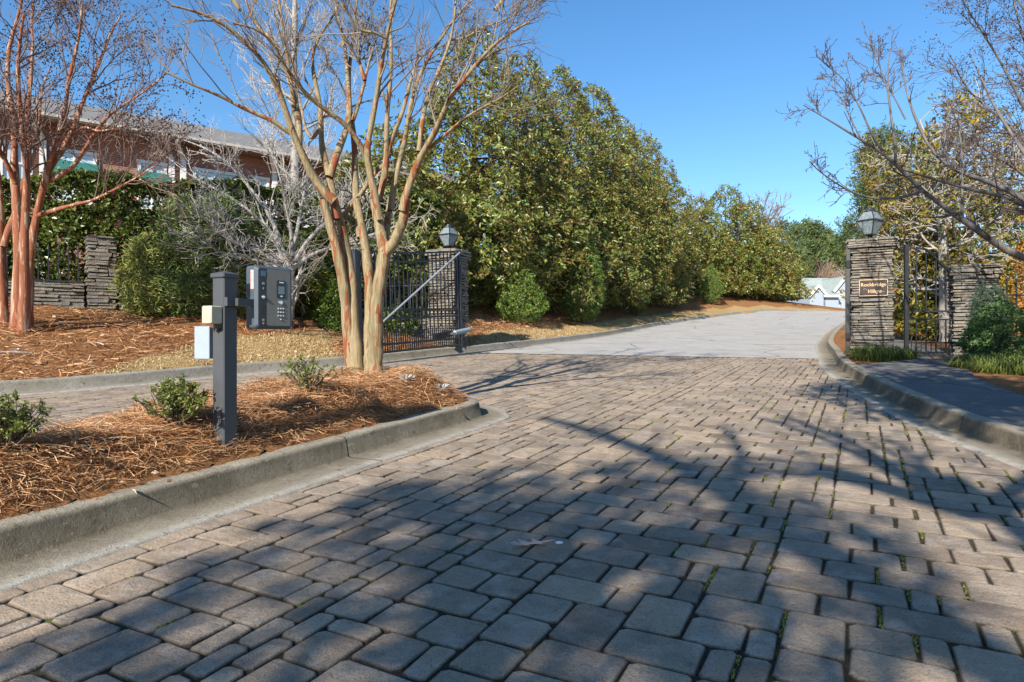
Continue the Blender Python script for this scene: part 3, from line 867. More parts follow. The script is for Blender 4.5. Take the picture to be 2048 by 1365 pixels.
def stone_pillar(label, loc, rz, w, h, cap=0.06, visible=(0, 3), course=(0.034, 0.080)):
    t = thing('stone_pillar', label, 'stone pillar', loc, rz, 'stacked stone pillars')
    MB().box((0, 0, h / 2 - 0.1), (w - 0.12, w - 0.12, h + 0.1)).obj('core', M['mortar'], t)
    ss = StoneSet(t); z = -0.12
    while z < h:
        ch = random.uniform(*course)
        if z + ch > h - 0.02: ch = max(h - z, 0.04)
        ex = cap if z > h - 0.19 else (cap * 0.5 if z > h - 0.24 else 0)
        a = w / 2 + ex + random.uniform(-0.006, 0.006)
        for k in range(4):
            r = k * math.pi / 2
            full = (int(z * 977) + k) % 2 == 0
            e = 0 if full else 0.13
            course_row(ss, -a + e, a - e, -a, z, ch, 0.15, r, 0.13, 0.42, k in visible, (0, 0))
        z += ch
    if True:      # flat top
        MB().box((0, 0, h - 0.03), (w + cap, w + cap, 0.05)).obj('cap', M['mortar'], t)
    ss.done()
    return t

def stone_wall(label, a, b, h0, h1, thick=0.35, group='low stacked stone walls', zb=None):
    a, b = Vector(a), Vector(b); L = (b - a).length
    rz = math.atan2(b.y - a.y, b.x - a.x)
    zb = min(a.z, b.z) - 0.25 if zb is None else zb
    t = thing('stone_wall', label, 'stone wall', (a.x, a.y, zb), rz, group)
    top = max(a.z + h0, b.z + h1) - zb
    MB().box((L / 2, 0, top / 2 - 0.03), (L, thick - 0.12, top - 0.06)).obj('core', M['mortar'], t)
    ss = StoneSet(t); z = 0
    while z < top:
        ch = random.uniform(0.045, 0.085)
        course_row(ss, 0, L, -thick / 2, z, ch, 0.16, 0, 0.16, 0.45, True, (0, 0))
        z += ch
    course_row(ss, 0, L, -thick / 2 - 0.02, z - 0.02, 0.05, thick + 0.04, 0, 0.3, 0.6, False, (0, 0))
    ss.done()
    return t

PR_ = Vector((7.03, 13.0, float(plane(7, 13)) + 0.13)); PR_RZ = rad(-27)
pr = stone_pillar('tall stacked stone pillar carrying the dark name plaque and a lantern, beside the walk gate', PR_, PR_RZ, 0.70, 2.27, visible=(0, 3))
PL_ = Vector((-1.50, 15.75, gz(-1.5, 15.75) - 0.05)); PL_RZ = rad(-24)
pl = stone_pillar('tall stacked stone pillar behind the open driveway gate, lantern on top', PL_, PL_RZ, 0.68, 2.28, visible=(0, 1))
P2_ = Vector((8.98, 12.95, gz(8.98, 12.95)))
p2 = stone_pillar('lower stone pillar without a lantern at the latch side of the walk gate', P2_, rad(-27), 0.72, 1.77, cap=0.05, visible=(0, 3))
q = hit(186, 622)
P3_ = Vector((q.x, q.y + 0.25, q.z - 0.05)); P3_RZ = rad(36)
p3 = stone_pillar('ivy shaded stone pillar in the low boundary wall behind the red barked tree', P3_, P3_RZ, 0.47, 1.50, cap=0.0, visible=(0, 1), course=(0.045, 0.085))
d3 = Vector((math.cos(P3_RZ), math.sin(P3_RZ), 0))
stone_wall('low stone wall under the iron fence, left of the ivy shaded pillar', P3_ - d3 * 3.6, P3_ - d3 * 0.29, 0.5, 0.5, zb=P3_.z - 0.35)
stone_wall('short low stone wall running under the evergreens right of the ivy shaded pillar', P3_ + d3 * 0.29, P3_ + d3 * 0.85, 0.5, 0.5, zb=P3_.z - 0.3)
dL = Vector((math.cos(rad(142)), math.sin(rad(142)), 0))
wa = PL_ + Vector((-0.35, 0.35, 0)) - Vector((0, 0, 0))
stone_wall('low stone wall seen through the open driveway gate', wa + Vector((-2.3, 0.75, -0.1)), wa + Vector((-0.1, 0.1, -0.1)), 0.75, 0.75)

# ------------------------------------------------------------------ lanterns
def lantern(label, loc, rz, s=1.0):
    t = thing('lantern', label, 'lantern', loc, rz, 'glazed lanterns on the gate pillars')
    zb, zs, zt = 0.10 * s, 0.355 * s, 0.525 * s
    hb, hs, ht = 0.072 * s, 0.165 * s, 0.078 * s
    MB().lathe([(0.07 * s, 0), (0.05 * s, 0.02 * s), (0.035 * s, 0.05 * s), (0.05 * s, 0.085 * s), (0.085 * s, 0.10 * s)], 10).obj('stem', M['iron'], t)
    cr = lambda h, z: [(h, -h, z), (h, h, z), (-h, h, z), (-h, -h, z)]
    B, Sh, T = cr(hb, zb), cr(hs, zs), cr(ht, zt)
    fr = MB()
    for k in range(4):
        k2 = (k + 1) % 4
        fr.bar(B[k], Sh[k], 0.016 * s); fr.bar(Sh[k], T[k], 0.016 * s)
        fr.bar(B[k], B[k2], 0.02 * s); fr.bar(Sh[k], Sh[k2], 0.022 * s); fr.bar(T[k], T[k2], 0.02 * s)
    fr.obj('frame', M['iron'], t)
    for k in range(4):
        k2 = (k + 1) % 4
        for lo, hi in ((B, Sh), (Sh, T)):
            ps = [Vector(lo[k]), Vector(lo[k2]), Vector(hi[k2]), Vector(hi[k])]
            nrm = (ps[1] - ps[0]).cross(ps[3] - ps[0]).normalized() * 0.003
            m_ = MB().add([p * 0.985 - nrm + Vector((0, 0, p.z * 0.015)) for p in ps] + [p * 0.985 + nrm + Vector((0, 0, p.z * 0.015)) for p in ps], [(3, 2, 1, 0), (4, 5, 6, 7), (0, 1, 5, 4), (1, 2, 6, 5), (2, 3, 7, 6), (3, 0, 4, 7)])
            m_.obj('pane', M['glass'], t)
    MB().lathe([(0.10 * s, zt), (0.095 * s, zt + 0.02 * s), (0.055 * s, zt + 0.04 * s), (0.05 * s, zt + 0.065 * s), (0.025 * s, zt + 0.085 * s)], 10).obj('cap', M['iron'], t)
    b = MB()
    for a in range(3):
        x, y = 0.035 * s * math.cos(a * 2.1), 0.035 * s * math.sin(a * 2.1)
        b.lathe([(0.01 * s, zb), (0.01 * s, zb + 0.09 * s), (0.014 * s, zb + 0.10 * s), (0.012 * s, zb + 0.13 * s), (0.003 * s, zb + 0.155 * s)], 6, (x, y, 0))
    b.obj('candle_bulbs', M['white'], t)
    return t
lantern('glazed iron lantern on the pillar with the name plaque', PR_ + Vector((-0.03, 0, 2.27)), rad(32), 1.06)
lantern('glazed iron lantern on the pillar behind the open driveway gate', PL_ + Vector((0.0, 0, 2.28)), rad(55), 1.03)

# ------------------------------------------------------------------ name plaque
f0 = -0.70 / 2 - 0.030
t = thing('name_plaque', 'dark bronze plaque with gold lettering reading Rockbridge Village on the stone pillar', 'sign', PR_, PR_RZ)
px, pz, pw, ph = 0.02, 1.31, 0.47, 0.30
MB().bbox((px, f0 + 0.005, pz), (pw, 0.04, ph), 0.004).obj('plate', M['plaque'], t)
b = MB()
for (cx, cz, sx, sz) in ((0, ph / 2, pw, 0.010), (0, -ph / 2, pw, 0.010), (pw / 2, 0, 0.010, ph - 0.012), (-pw / 2, 0, 0.010, ph - 0.012)):
    b.box((px + cx, f0 - 0.012, pz + cz), (sx, 0.035, sz))
b.obj('border', M['gold'], t)
def lettering(txt, size, x, y, z, m, parent, shear=0.0, name='lettering', rot=(90, 0, 0), ext=0.002, space=1.0, off=0.0):
    c = bpy.data.curves.new(name, 'FONT'); c.body = txt; c.size = size; c.align_x = 'CENTER'; c.align_y = 'CENTER'
    c.extrude = ext; c.shear = shear; c.space_character = space; c.offset = off; c.resolution_u = 3
    c.materials.append(m)
    o0 = bpy.data.objects.new(name, c); COL.objects.link(o0)
    bpy.context.view_layer.update()
    me = bpy.data.meshes.new_from_object(o0.evaluated_get(bpy.context.evaluated_depsgraph_get()))
    bpy.data.objects.remove(o0)
    o = link(name, me, parent); o.location = (x, y, z); o.rotation_euler = tuple(rad(a) for a in rot)
    return o
lettering('Rockbridge', 0.092, px, f0 - 0.019, pz + 0.058, M['gold'], t, space=1.02, off=0.0009)
lettering('Village', 0.095, px + 0.01, f0 - 0.019, pz - 0.068, M['gold'], t, shear=0.35, off=0.0008)
b = MB()      # swash strokes under and over the second word
b.tube([(px - 0.17, f0 - 0.018, pz - 0.03), (px - 0.14, f0 - 0.018, pz - 0.012), (px - 0.11, f0 - 0.018, pz - 0.035)], 0.003, 5)
b.obj('swash', M['gold'], t)
b = MB()
b.tube([(px + 0.13, f0 - 0.018, pz - 0.09), (px + 0.165, f0 - 0.018, pz - 0.075), (px + 0.19, f0 - 0.018, pz - 0.09)], 0.003, 5)
b.obj('swash', M['gold'], t)

# ------------------------------------------------------------------ driveway gates
def drive_gate(name, label, loc, rz, L, mir, m, operator=True, H=2.18):
    """hinge at the origin, leaf along +x, wrought iron bars; mir flips which face carries the brace"""
    t = thing(name, label, 'gate', loc, rz, 'wrought iron driveway gate leaves')
    top = lambda x: H - 0.02 - 0.17 * (1 - (1 - min(x / L, 1)) ** 1.7)
    top2 = lambda x: top(x) - 0.17 - 0.03 * (x / L)
    xs = [i * L / 24 for i in range(25)]
    MB().bbox((0, 0, H / 2), (0.07, 0.07, H), 0.004).obj('hinge_stile', m, t)
    MB().bbox((0.10, 0, H / 2 - 0.02), (0.045, 0.05, H - 0.08), 0.003).obj('inner_stile', m, t)
    MB().bbox((L, 0, (top(L) - 0.12) / 2), (0.11, 0.09, top(L) + 0.16), 0.004).obj('end_stile', m, t)
    for f_, r in ((top, 0.024), (top2, 0.022)):
        b = MB()
        for i in range(24): b.bar((xs[i], 0, f_(xs[i])), (xs[i + 1], 0, f_(xs[i + 1])), r * 2, 0.035)
        b.obj('top_rail', m, t)
    zr = [0.88, 0.72, 0.22, 0.07]
    for z in zr:
        MB().box((L / 2, 0, z), (L - 0.05, 0.045, 0.042)).obj('rail', m, t)
    n = 23
    for i in range(n):
        x = 0.16 + (L - 0.26) * i / (n - 1)
        MB().box((x, 0, (top(x) + 0.07) / 2), (0.021, 0.021, top(x) - 0.07)).obj('picket', m, t)
    for i in range(n - 1):
        x = 0.16 + (L - 0.26) * (i + 0.5) / (n - 1)
        b = MB().box((x, 0, 0.27), (0.018, 0.018, 0.40)); b.lathe([(0.012, 0.47), (0.001, 0.52)], 4, (x, 0, 0))
        b.obj('short_picket', m, t)
        rr = 0.055
        MB().tube([(x + rr * math.cos(a * math.pi / 5) * 0.85, 0, 0.80 + rr * math.sin(a * math.pi / 5)) for a in range(11)], 0.006, 4).obj('ring', m, t)
    s = -0.05 * mir
    MB().tube([(0.03, s, H - 0.05), (L - 0.12, s, 0.38)], 0.021, 8).obj('brace', M['galv'], t)
    if operator:
        o = MB().tube([(-0.10, s * 3.2, 0.40), (0.46, s * 3.0, 0.35), (0.48, s * 3.0, 0.348)], [0.055, 0.055, 0.03], 12).obj('operator_arm', M['opgrey'], t)
        MB().box((0.82, s * 2.2, 0.32), (0.62, 0.06, 0.13), Matrix.Rotation(rad(4), 3, 'Y')).obj('operator_track', M['blackpl'], t)
        MB().box((0.54, s * 3.0, 0.34), (0.10, 0.09, 0.05)).obj('operator_joint', M['chrome'], t)
    for z in (0.35, 1.75):
        MB().lathe([(0.045, -0.07), (0.045, 0.07)], 8, (-0.02, 0, z)).obj('hinge', m, t)
    return t

gA = Vector((-1.14, 15.05, 0)); gB = Vector((-2.74, 12.4, 0))
gA.z = float(plane(gA.x, gA.y)) + 0.17
rz = math.atan2(gB.y - gA.y, gB.x - gA.x)
g1 = drive_gate('driveway_gate', 'open wrought iron driveway gate leaf with diagonal brace and grey operator arm', gA, rz, (gB - gA).length, -1, M['iron_blue'])
slope = math.atan2(float(plane(gB.x, gB.y) - plane(gA.x, gA.y)), (gB - gA).length)
g1.rotation_euler = (0, -slope * 1.25, rz)
tp = MB().tube([(2.74, 0.07, 0.30), (2.74, -0.07, 0.31), (2.90, -0.07, 0.36), (2.94, 0.02, 0.26)], 0.012, 5); tp.obj('red_tape', M['tag_red'], g1)
gA2 = Vector((6.50, 12.86, float(plane(6.5, 13)) + 0.16))
g2 = drive_gate('driveway_gate', 'open wrought iron driveway gate leaf seen end on beside the plaque pillar', gA2, math.atan2(0.893, 0.445), 2.75, 1, M['iron'], operator=False, H=2.12)

# ------------------------------------------------------------------ walk gate and iron fence on the right
wg0 = Vector((7.62, 12.85, float(plane(7.6, 12.85)) + 0.17)); wgL = 0.96 + 0.04
t = thing('walk_gate', 'black iron walk gate with swooping top rail and scroll band between two pillars', 'gate', wg0, rad(-2))
def wtop(x):
    f = (x - 0.30) / (wgL - 0.30)
    return 2.06 if x < 0.30 else 2.06 - 0.52 * smooth(np.array(min(1, f))) ** 0.8
Lg = wgL + 0.12
xs = [i * Lg / 26 for i in range(27)]
MB().bbox((0, 0, 1.06), (0.07, 0.06, 2.14), 0.004).obj('hinge_stile', M['iron'], t)
MB().bbox((Lg, 0, 0.80), (0.055, 0.06, 1.62), 0.004).obj('latch_stile', M['iron'], t)
b = MB()
for i in range(26): b.bar((xs[i], 0, wtop(xs[i])), (xs[i + 1], 0, wtop(xs[i + 1])), 0.045, 0.03)
b.obj('top_rail', M['iron'], t)
for z in (0.04, 0.235, 0.68, 0.84): MB().box((Lg / 2, 0, z), (Lg - 0.03, 0.04, 0.032)).obj('rail', M['iron'], t)
for i in range(5):
    x = Lg * (i + 1) / 6
    MB().box((x, 0, (0.68 + 0.04) / 2), (0.02, 0.02, 0.64)).obj('picket', M['iron'], t)
    MB().box((x, 0, (wtop(x) + 0.84) / 2), (0.02, 0.02, wtop(x) - 0.84)).obj('picket', M['iron'], t)
for i in range(6):
    x = Lg * (i + 0.5) / 6
    MB().tube([(x, 0, 0.04), (x, 0, 0.30), (x + 0.018, 0, 0.36), (x + 0.01, 0, 0.41), (x - 0.016, 0, 0.45), (x - 0.004, 0, 0.50)], [0.011, 0.011, 0.011, 0.010, 0.007, 0.002], 5).obj('wavy_picket', M['iron'], t)
    if i in (0, 2, 3, 5):
        sp = [(x + (0.068 - 0.005 * k) * math.cos(k * 0.62), 0, 0.76 + (0.066 - 0.005 * k) * math.sin(k * 0.62)) for k in range(12)]
        MB().tube(sp, 0.008, 5).obj('scroll', M['iron'], t)
lk = MB().box((Lg - 0.03, -0.03, 1.02), (0.13, 0.07, 0.22)).obj('lock_box', M['blackpl'], t)
MB().lathe([(0.022, 0), (0.022, 0.03), (0.045, 0.045), (0.05, 0.065), (0.03, 0.085)], 12).obj('knob', M['chrome'], lk).matrix_local = Matrix.Translation((Lg - 0.03, -0.065, 0.97)) @ Matrix.Rotation(rad(90), 4, 'X')
t2 = thing('gate_post', 'slim black iron post between the walk gate and the lower stone pillar', 'gate post', wg0 + Vector((Lg + 0.07, -0.0, 0)), 0)
MB().bbox((0, 0, 0.83), (0.05, 0.05, 1.66), 0.004).obj('post', M['iron'], t2)
MB().box((-0.01, -0.03, 1.02), (0.03, 0.04, 0.16)).obj('strike_plate', M['iron'], t2)

def iron_fence(label, a, b, zb, h, n, rails, m, group='iron picket fences'):
    a, b = Vector(a), Vector(b); L = (b - a).length
    t = thing('iron_fence', label, 'fence', (a.x, a.y, zb), math.atan2(b.y - a.y, b.x - a.x), group)
    for z in rails: MB().box((L / 2, 0, z), (L, 0.035, 0.032)).obj('rail', m, t)
    for i in range(n):
        x = L * (i + 0.5) / n
        k = MB().box((x, 0, h / 2), (0.02, 0.02, h)); k.lathe([(0.018, h), (0.012, h + 0.03), (0.001, h + 0.07)], 4, (x, 0, 0))
        k.obj('picket', m, t)
    return t
iron_fence('black iron picket fence beyond the lower stone pillar, autumn leaves behind it', (9.40, 13.0, 0), (12.2, 13.3, 0), P2_.z - 0.02, 1.55, 14, (0.12, 0.72, 1.22), M['iron'])
iron_fence('dark iron picket fence on the low stone wall, half buried in the hedge', P3_ - d3 * 3.6, P3_ - d3 * 0.30, P3_.z + 0.18, 1.05, 21, (0.06, 0.42), M['iron'])
iron_fence('dark iron picket fence over the short wall, hidden among the evergreens', P3_ + d3 * 0.30, P3_ + d3 * 1.9, P3_.z + 0.15, 1.0, 10, (0.06, 0.42), M['iron'])
iron_fence('iron picket fence standing on the stone wall behind the open driveway gate', wa + Vector((-2.3, 0.75, 0)), wa + Vector((-0.1, 0.1, 0)), PL_.z + 0.70, 0.95, 14, (0.12, 0.8), M['iron'])

# ------------------------------------------------------------------ access post with call box
bp = Vector((-1.845, 4.275, 0)); bp.z = float(bed_z(np.array([bp.x]), np.array([bp.y]))[0]) - 0.03
bp.z += 0.045
KRZ = math.atan2(0.895, 0.446) - math.pi / 2      # local +y runs along the kerb, +x faces the drive
t = thing('call_box_post', 'dark grey square post with keypad call box on a side arm', 'call box', bp, KRZ)
PHH = 1.065
MB().bbox((0, 0, (PHH - 0.2) / 2), (0.106, 0.106, PHH + 0.2 - 0.04), 0.006).obj('post', M['post'], t)
c = MB(); c.bbox((0, 0, PHH - 0.012), (0.128, 0.128, 0.032), 0.006)
c.add([(-0.055, -0.055, PHH + 0.004), (0.055, -0.055, PHH + 0.004), (0.055, 0.055, PHH + 0.004), (-0.055, 0.055, PHH + 0.004), (0, 0, PHH + 0.022)], [(0, 1, 4), (1, 2, 4), (2, 3, 4), (3, 0, 4), (3, 2, 1, 0)])
c.obj('post_cap', M['post'], t)
# arm and bracket
MB().box((0.066, 0.0, 0.885), (0.028, 0.10, 0.055)).obj('bracket', M['post'], t)
MB().box((0.085, 0.12, 0.885), (0.045, 0.22, 0.048)).obj('arm', M['post'], t)
MB().box((-0.02, 0.075, 0.965), (0.05, 0.05, 0.05)).obj('junction_stub', M['kiosk'], t)
# call box: local frame of its own inside the post's
bx, by, bz, bw, bd, bh = 0.075, 0.285, 0.925, 0.285, 0.108, 0.42
def shell(w, d, h, r, ext):
    """rounded front outline, extruded along x"""
    pts = []
    for cx, cz, a0 in ((w / 2 - r, h / 2 - r, 0), (-w / 2 + r, h / 2 - r, 90), (-w / 2 + r, -h / 2 + r, 180), (w / 2 - r, -h / 2 + r, 270)):
        for k in range(5): pts.append((cx + r * math.cos(rad(a0 + 22.5 * k)), cz + r * math.sin(rad(a0 + 22.5 * k))))
    return pts
def plate(mb, w, h, r, x0, x1, cy, cz):
    """rounded plate in the y-z plane between x0 and x1"""
    p = shell(w, 0, h, r, 0); n = len(p)
    mb.add([(x0, cy + a, cz + b_) for a, b_ in p] + [(x1, cy + a, cz + b_) for a, b_ in p],
           [tuple(range(n - 1, -1, -1)), tuple(range(n, 2 * n))] + [(i, (i + 1) % n, (i + 1) % n + n, i + n) for i in range(n)])
    return mb
kb_ = MB()
p0, p1 = shell(bw, 0, bh, 0.022, 0), shell(bw - 0.034, 0, bh - 0.034, 0.016, 0)
n = len(p0)
rings = [(bx - bd / 2, p0), (bx + bd / 2 - 0.02, p0), (bx + bd / 2, p1)]
vs = [(x, by + a, bz + b_) for x, p in rings for a, b_ in p]
fs = [tuple(range(n - 1, -1, -1)), tuple(range(2 * n, 3 * n))]
for k in range(2):
    for i in range(n): fs.append((k * n + i, k * n + (i + 1) % n, (k + 1) * n + (i + 1) % n, (k + 1) * n + i))
kb_.add(vs, fs)
box = kb_.obj('call_box', M['kiosk'], t)
fx = bx + bd / 2
plate(MB(), 0.178, bh - 0.045, 0.012, fx - 0.004, fx + 0.005, by + 0.026, bz).obj('steel_panel', M['steel'], box)
plate(MB(), 0.058, bh - 0.045, 0.004, fx - 0.004, fx + 0.004, by - 0.090, bz).obj('side_strip', M['blackpl'], box)
plate(MB(), 0.066, 0.118, 0.004, fx, fx + 0.008, by + 0.043, bz + 0.058).obj('screen_bezel', M['blackpl'], box)
plate(MB(), 0.046, 0.052, 0.003, fx, fx + 0.0095, by + 0.043, bz + 0.052).obj('screen', M['pane'], box)
plate(MB(), 0.034, 0.007, 0.001, fx, fx + 0.0095, by + 0.043, bz + 0.104).obj('screen_label', M['chrome'], box)
plate(MB(), 0.018, 0.008, 0.001, fx, fx + 0.0095, by + 0.043, bz + 0.012).obj('screen_button', M['chrome'], box)
plate(MB(), 0.034, 0.036, 0.003, fx, fx + 0.007, by - 0.090, bz + 0.155).obj('camera_window', M['bluebtn'], box)
MB().lathe([(0.015, 0), (0.017, 0.004), (0.010, 0.008)], 14).obj('call_button', M['chrome'], box).matrix_local = Matrix.Translation((fx + 0.004, by + 0.040, bz - 0.030)) @ Matrix.Rotation(rad(90), 4, 'Y')
key = MB().lathe([(0.0065, 0), (0.0065, 0.004), (0.004, 0.0065)], 8).mesh('key', M['chrome'])
for r_ in range(4):
    for c_ in range(3):
        if r_ == 3 and c_ != 1: continue
        o = link('key', key, box); o.matrix_local = Matrix.Translation((fx + 0.004, by + 0.040 + (c_ - 1) * 0.019, bz - 0.072 - r_ * 0.024)) @ Matrix.Rotation(rad(90), 4, 'Y')
MB().lathe([(0.013, 0), (0.013, 0.008), (0.007, 0.014)], 12).obj('lock', M['chrome'], box).matrix_local = Matrix.Translation((fx + 0.003, by - 0.092, bz + 0.0)) @ Matrix.Rotation(rad(90), 4, 'Y')
for dz, w_ in ((0.090, 0.016), (0.058, 0.006), (-0.150, 0.014), (-0.172, 0.010)):
    plate(MB(), w_, 0.014, 0.001, fx, fx + 0.006, by - 0.090, bz + dz).obj('icon', M['galv'], box)
sp_ = MB()
for k in range(7): sp_.box((fx + 0.004, by - 0.090, bz - 0.050 - k * 0.010), (0.003, 0.026, 0.003))
sp_.obj('speaker_grille', M['iron'], box)
MB().box((bx + 0.015, by - bw / 2 - 0.001, bz + 0.115), (0.034, 0.003, 0.125)).obj('warning_sticker', M['sticker'], box)
box.matrix_local = Matrix.Translation((bx, by - bw / 2, 0)) @ Matrix.Rotation(rad(-10), 4, 'Z') @ Matrix.Translation((-bx, -by + bw / 2, 0))
# cream box and pale box fixed to the post's other sides
cb = MB().bbox((0.0, -0.098, 0.80), (0.088, 0.085, 0.112), 0.006).obj('cream_box', M['cream'], t)
MB().tube([(0.02, -0.085, 0.745), (0.022, -0.075, 0.72), (0.0, -0.062, 0.70)], 0.012, 6).obj('cable_gland', M['bark_dark'], t)
pb = MB().bbox((-0.155, -0.005, 0.625), (0.135, 0.075, 0.205), 0.004).obj('meter_box', M['paleblue'], t)
MB().bbox((-0.155, -0.047, 0.625), (0.140, 0.008, 0.212), 0.003).obj('lid', M['paleblue'], pb)

# ------------------------------------------------------------------ tubes, twigs and leaves in bulk
def unit(a): return a / np.maximum(np.linalg.norm(a, axis=-1, keepdims=True), 1e-9)

def tubes(P, r, sides):
    """P (N, K, 3) points, r (N, K) radii -> vertices and quads"""
    N, K, _ = P.shape
    T = np.gradient(P, axis=1); T = unit(T)
    ref = np.where(np.abs(T[:, :1, 2:3]) > 0.9, np.array([1.0, 0, 0]), np.array([0, 0, 1.0]))
    U = unit(np.cross(T, np.broadcast_to(ref, T.shape))); Wv = np.cross(T, U)
    a = np.arange(sides) * 2 * np.pi / sides
    V = P[:, :, None, :] + (U[:, :, None, :] * np.cos(a)[:, None] + Wv[:, :, None, :] * np.sin(a)[:, None]) * r[:, :, None, None]
    V = V.reshape(-1, 3)
    id_ = np.arange(N * K * sides).reshape(N, K, sides)
    nx = np.roll(id_, -1, 2)
    F = np.stack([id_[:, :-1], nx[:, :-1], nx[:, 1:], id_[:, 1:]], -1).reshape(-1, 4)
    return V, F

def spawn(P, r, per, tmin, tmax, ang, length, up, K=5, r0=0.6, r1=0.004, wob=0.18, spread=0.35, flat=1.0):
    """children along parents (N, K, 3): returns points, radii"""
    N, KP, _ = P.shape
    n = int(N * per)
    pi_ = R.integers(0, N, n); t = R.uniform(tmin, tmax, n) * (KP - 1)
    k = np.clip(t.astype(int), 0, KP - 2); f = (t - k)[:, None]
    p = P[pi_, k] * (1 - f) + P[pi_, k + 1] * f
    tan = unit(P[pi_, k + 1] - P[pi_, k])
    rp = r[pi_, k] * (1 - f[:, 0]) + r[pi_, k + 1] * f[:, 0]
    rnd = R.normal(0, 1, (n, 3)); perp = unit(rnd - tan * (rnd * tan).sum(1, keepdims=True))
    a = np.abs(R.normal(ang, spread * ang, n))[:, None]
    d = unit(tan * np.cos(a) + perp * np.sin(a) + np.array([0, 0, up]))
    d[:, 2] *= flat; d = unit(d)
    L = length * R.uniform(0.55, 1.25, n) * (1.15 - 0.55 * t / (KP - 1))
    st = (L / (K - 1))[:, None]
    Q = [p]
    for _ in range(K - 1):
        d = unit(d + R.normal(0, wob, (n, 3)) + np.array([0, 0, up * 0.35]))
        Q.append(Q[-1] + d * st)
    Q = np.stack(Q, 1)
    ra = np.minimum(rp * r0, rp * 0.95)
    ra = np.maximum(ra, r1)
    rr = ra[:, None] + (r1 - ra)[:, None] * np.linspace(0, 1, K)[None, :] ** 0.8
    return Q, rr

def respl(pts, K):
    pts = np.array([tuple(p) for p in pts], float)
    d = np.concatenate([[0], np.cumsum(np.linalg.norm(np.diff(pts, axis=0), axis=1))]); t = np.linspace(0, d[-1], K)
    out = np.stack([np.interp(t, d, pts[:, i]) for i in range(3)], -1)
    for _ in range(2): out[1:-1] = out[1:-1] * 0.5 + (out[:-2] + out[2:]) * 0.25
    return out

def limb_tubes(limbs, sides=8, K=14):
    """limbs: (points, r0, r1) -> stacked arrays at K points each"""
    P = np.stack([respl(p, K) for p, a, b in limbs])
    r = np.stack([a + (b - a) * np.linspace(0, 1, K) ** 0.85 for p, a, b in limbs])
    return P, r

class Bag:
    def __init__(s): s.V, s.F, s.T, s.n = [], [], [], 0
    def add(s, V, F, T=None):
        s.V.append(V); s.F.append(F + s.n); s.n += len(V)
        s.T.append(T if T is not None else np.zeros(len(V)))
        return s
    def obj(s, name, m, parent, org=(0, 0, 0), smooth=False):
        return mk(name, np.vstack(s.V) - np.array(org), np.vstack(s.F), m, parent, tone=np.concatenate(s.T), smooth=smooth)

def leaves(C, D, L, Wd, tone, droop=0.0, fold=0.25, ref=None):
    """diamond leaves from base C along direction D"""
    n = len(C)
    D = unit(D)
    rnd = R.normal(0, 1, (n, 3)); side = unit(np.cross(D, rnd)); nor = np.cross(side, D)
    rf = np.array([0, 0, 1.0]) if ref is None else unit(ref) + np.array([0, 0, 0.5])
    fl = np.where(((nor * rf).sum(1) < 0) & (R.random(n) < 0.86), -1.0, 1.0)[:, None]
    side, nor = side * fl, nor * fl
    L = L[:, None]; w = (Wd / 2)[:, None]
    mid = C + D * L * 0.5 + nor * w * fold
    tip = C + D * L + np.array([0, 0, -1.0]) * L * droop
    V = np.stack([C, mid + side * w, tip, mid - side * w], 1).reshape(-1, 3)
    b = np.arange(n) * 4
    F = np.stack([b, b + 1, b + 2, b + 3], -1)
    return V, F, np.repeat(tone, 4)

def rosettes(C, N, per, L, Wd, out=0.6, jit=0.35, tone_sd=0.26, droop=0.1, clump_sd=0.16, tone_mu=0.5):
    """whorls of leaves round shoot tips C that point along N"""
    n = len(C)
    d = np.repeat(unit(N), per, 0); c = np.repeat(C, per, 0)
    rnd = R.normal(0, 1, d.shape); perp = unit(rnd - d * (rnd * d).sum(1, keepdims=True))
    D = unit(d * R.uniform(0.05, out * 1.6, (n * per, 1)) + perp)
    c = c + R.normal(0, 1, c.shape) * L * jit
    l = L * R.uniform(0.6, 1.2, n * per)
    tone = np.clip(np.repeat(R.normal(tone_mu, clump_sd, n), per) + R.normal(0, tone_sd, n * per) * 0.7, 0, 1)
    return leaves(c, D, l, Wd * l / L, tone, droop, ref=d)

def lump(P, f, ph):
    return (np.sin(P[:, 0] * f + ph) * np.sin(P[:, 1] * f * 1.1 + ph * 1.7) + np.sin(P[:, 2] * f * 0.9 + ph * 0.6) * np.sin(P[:, 0] * f * 0.7 - P[:, 1] * f * 0.8 + ph * 2.3)) * 0.5

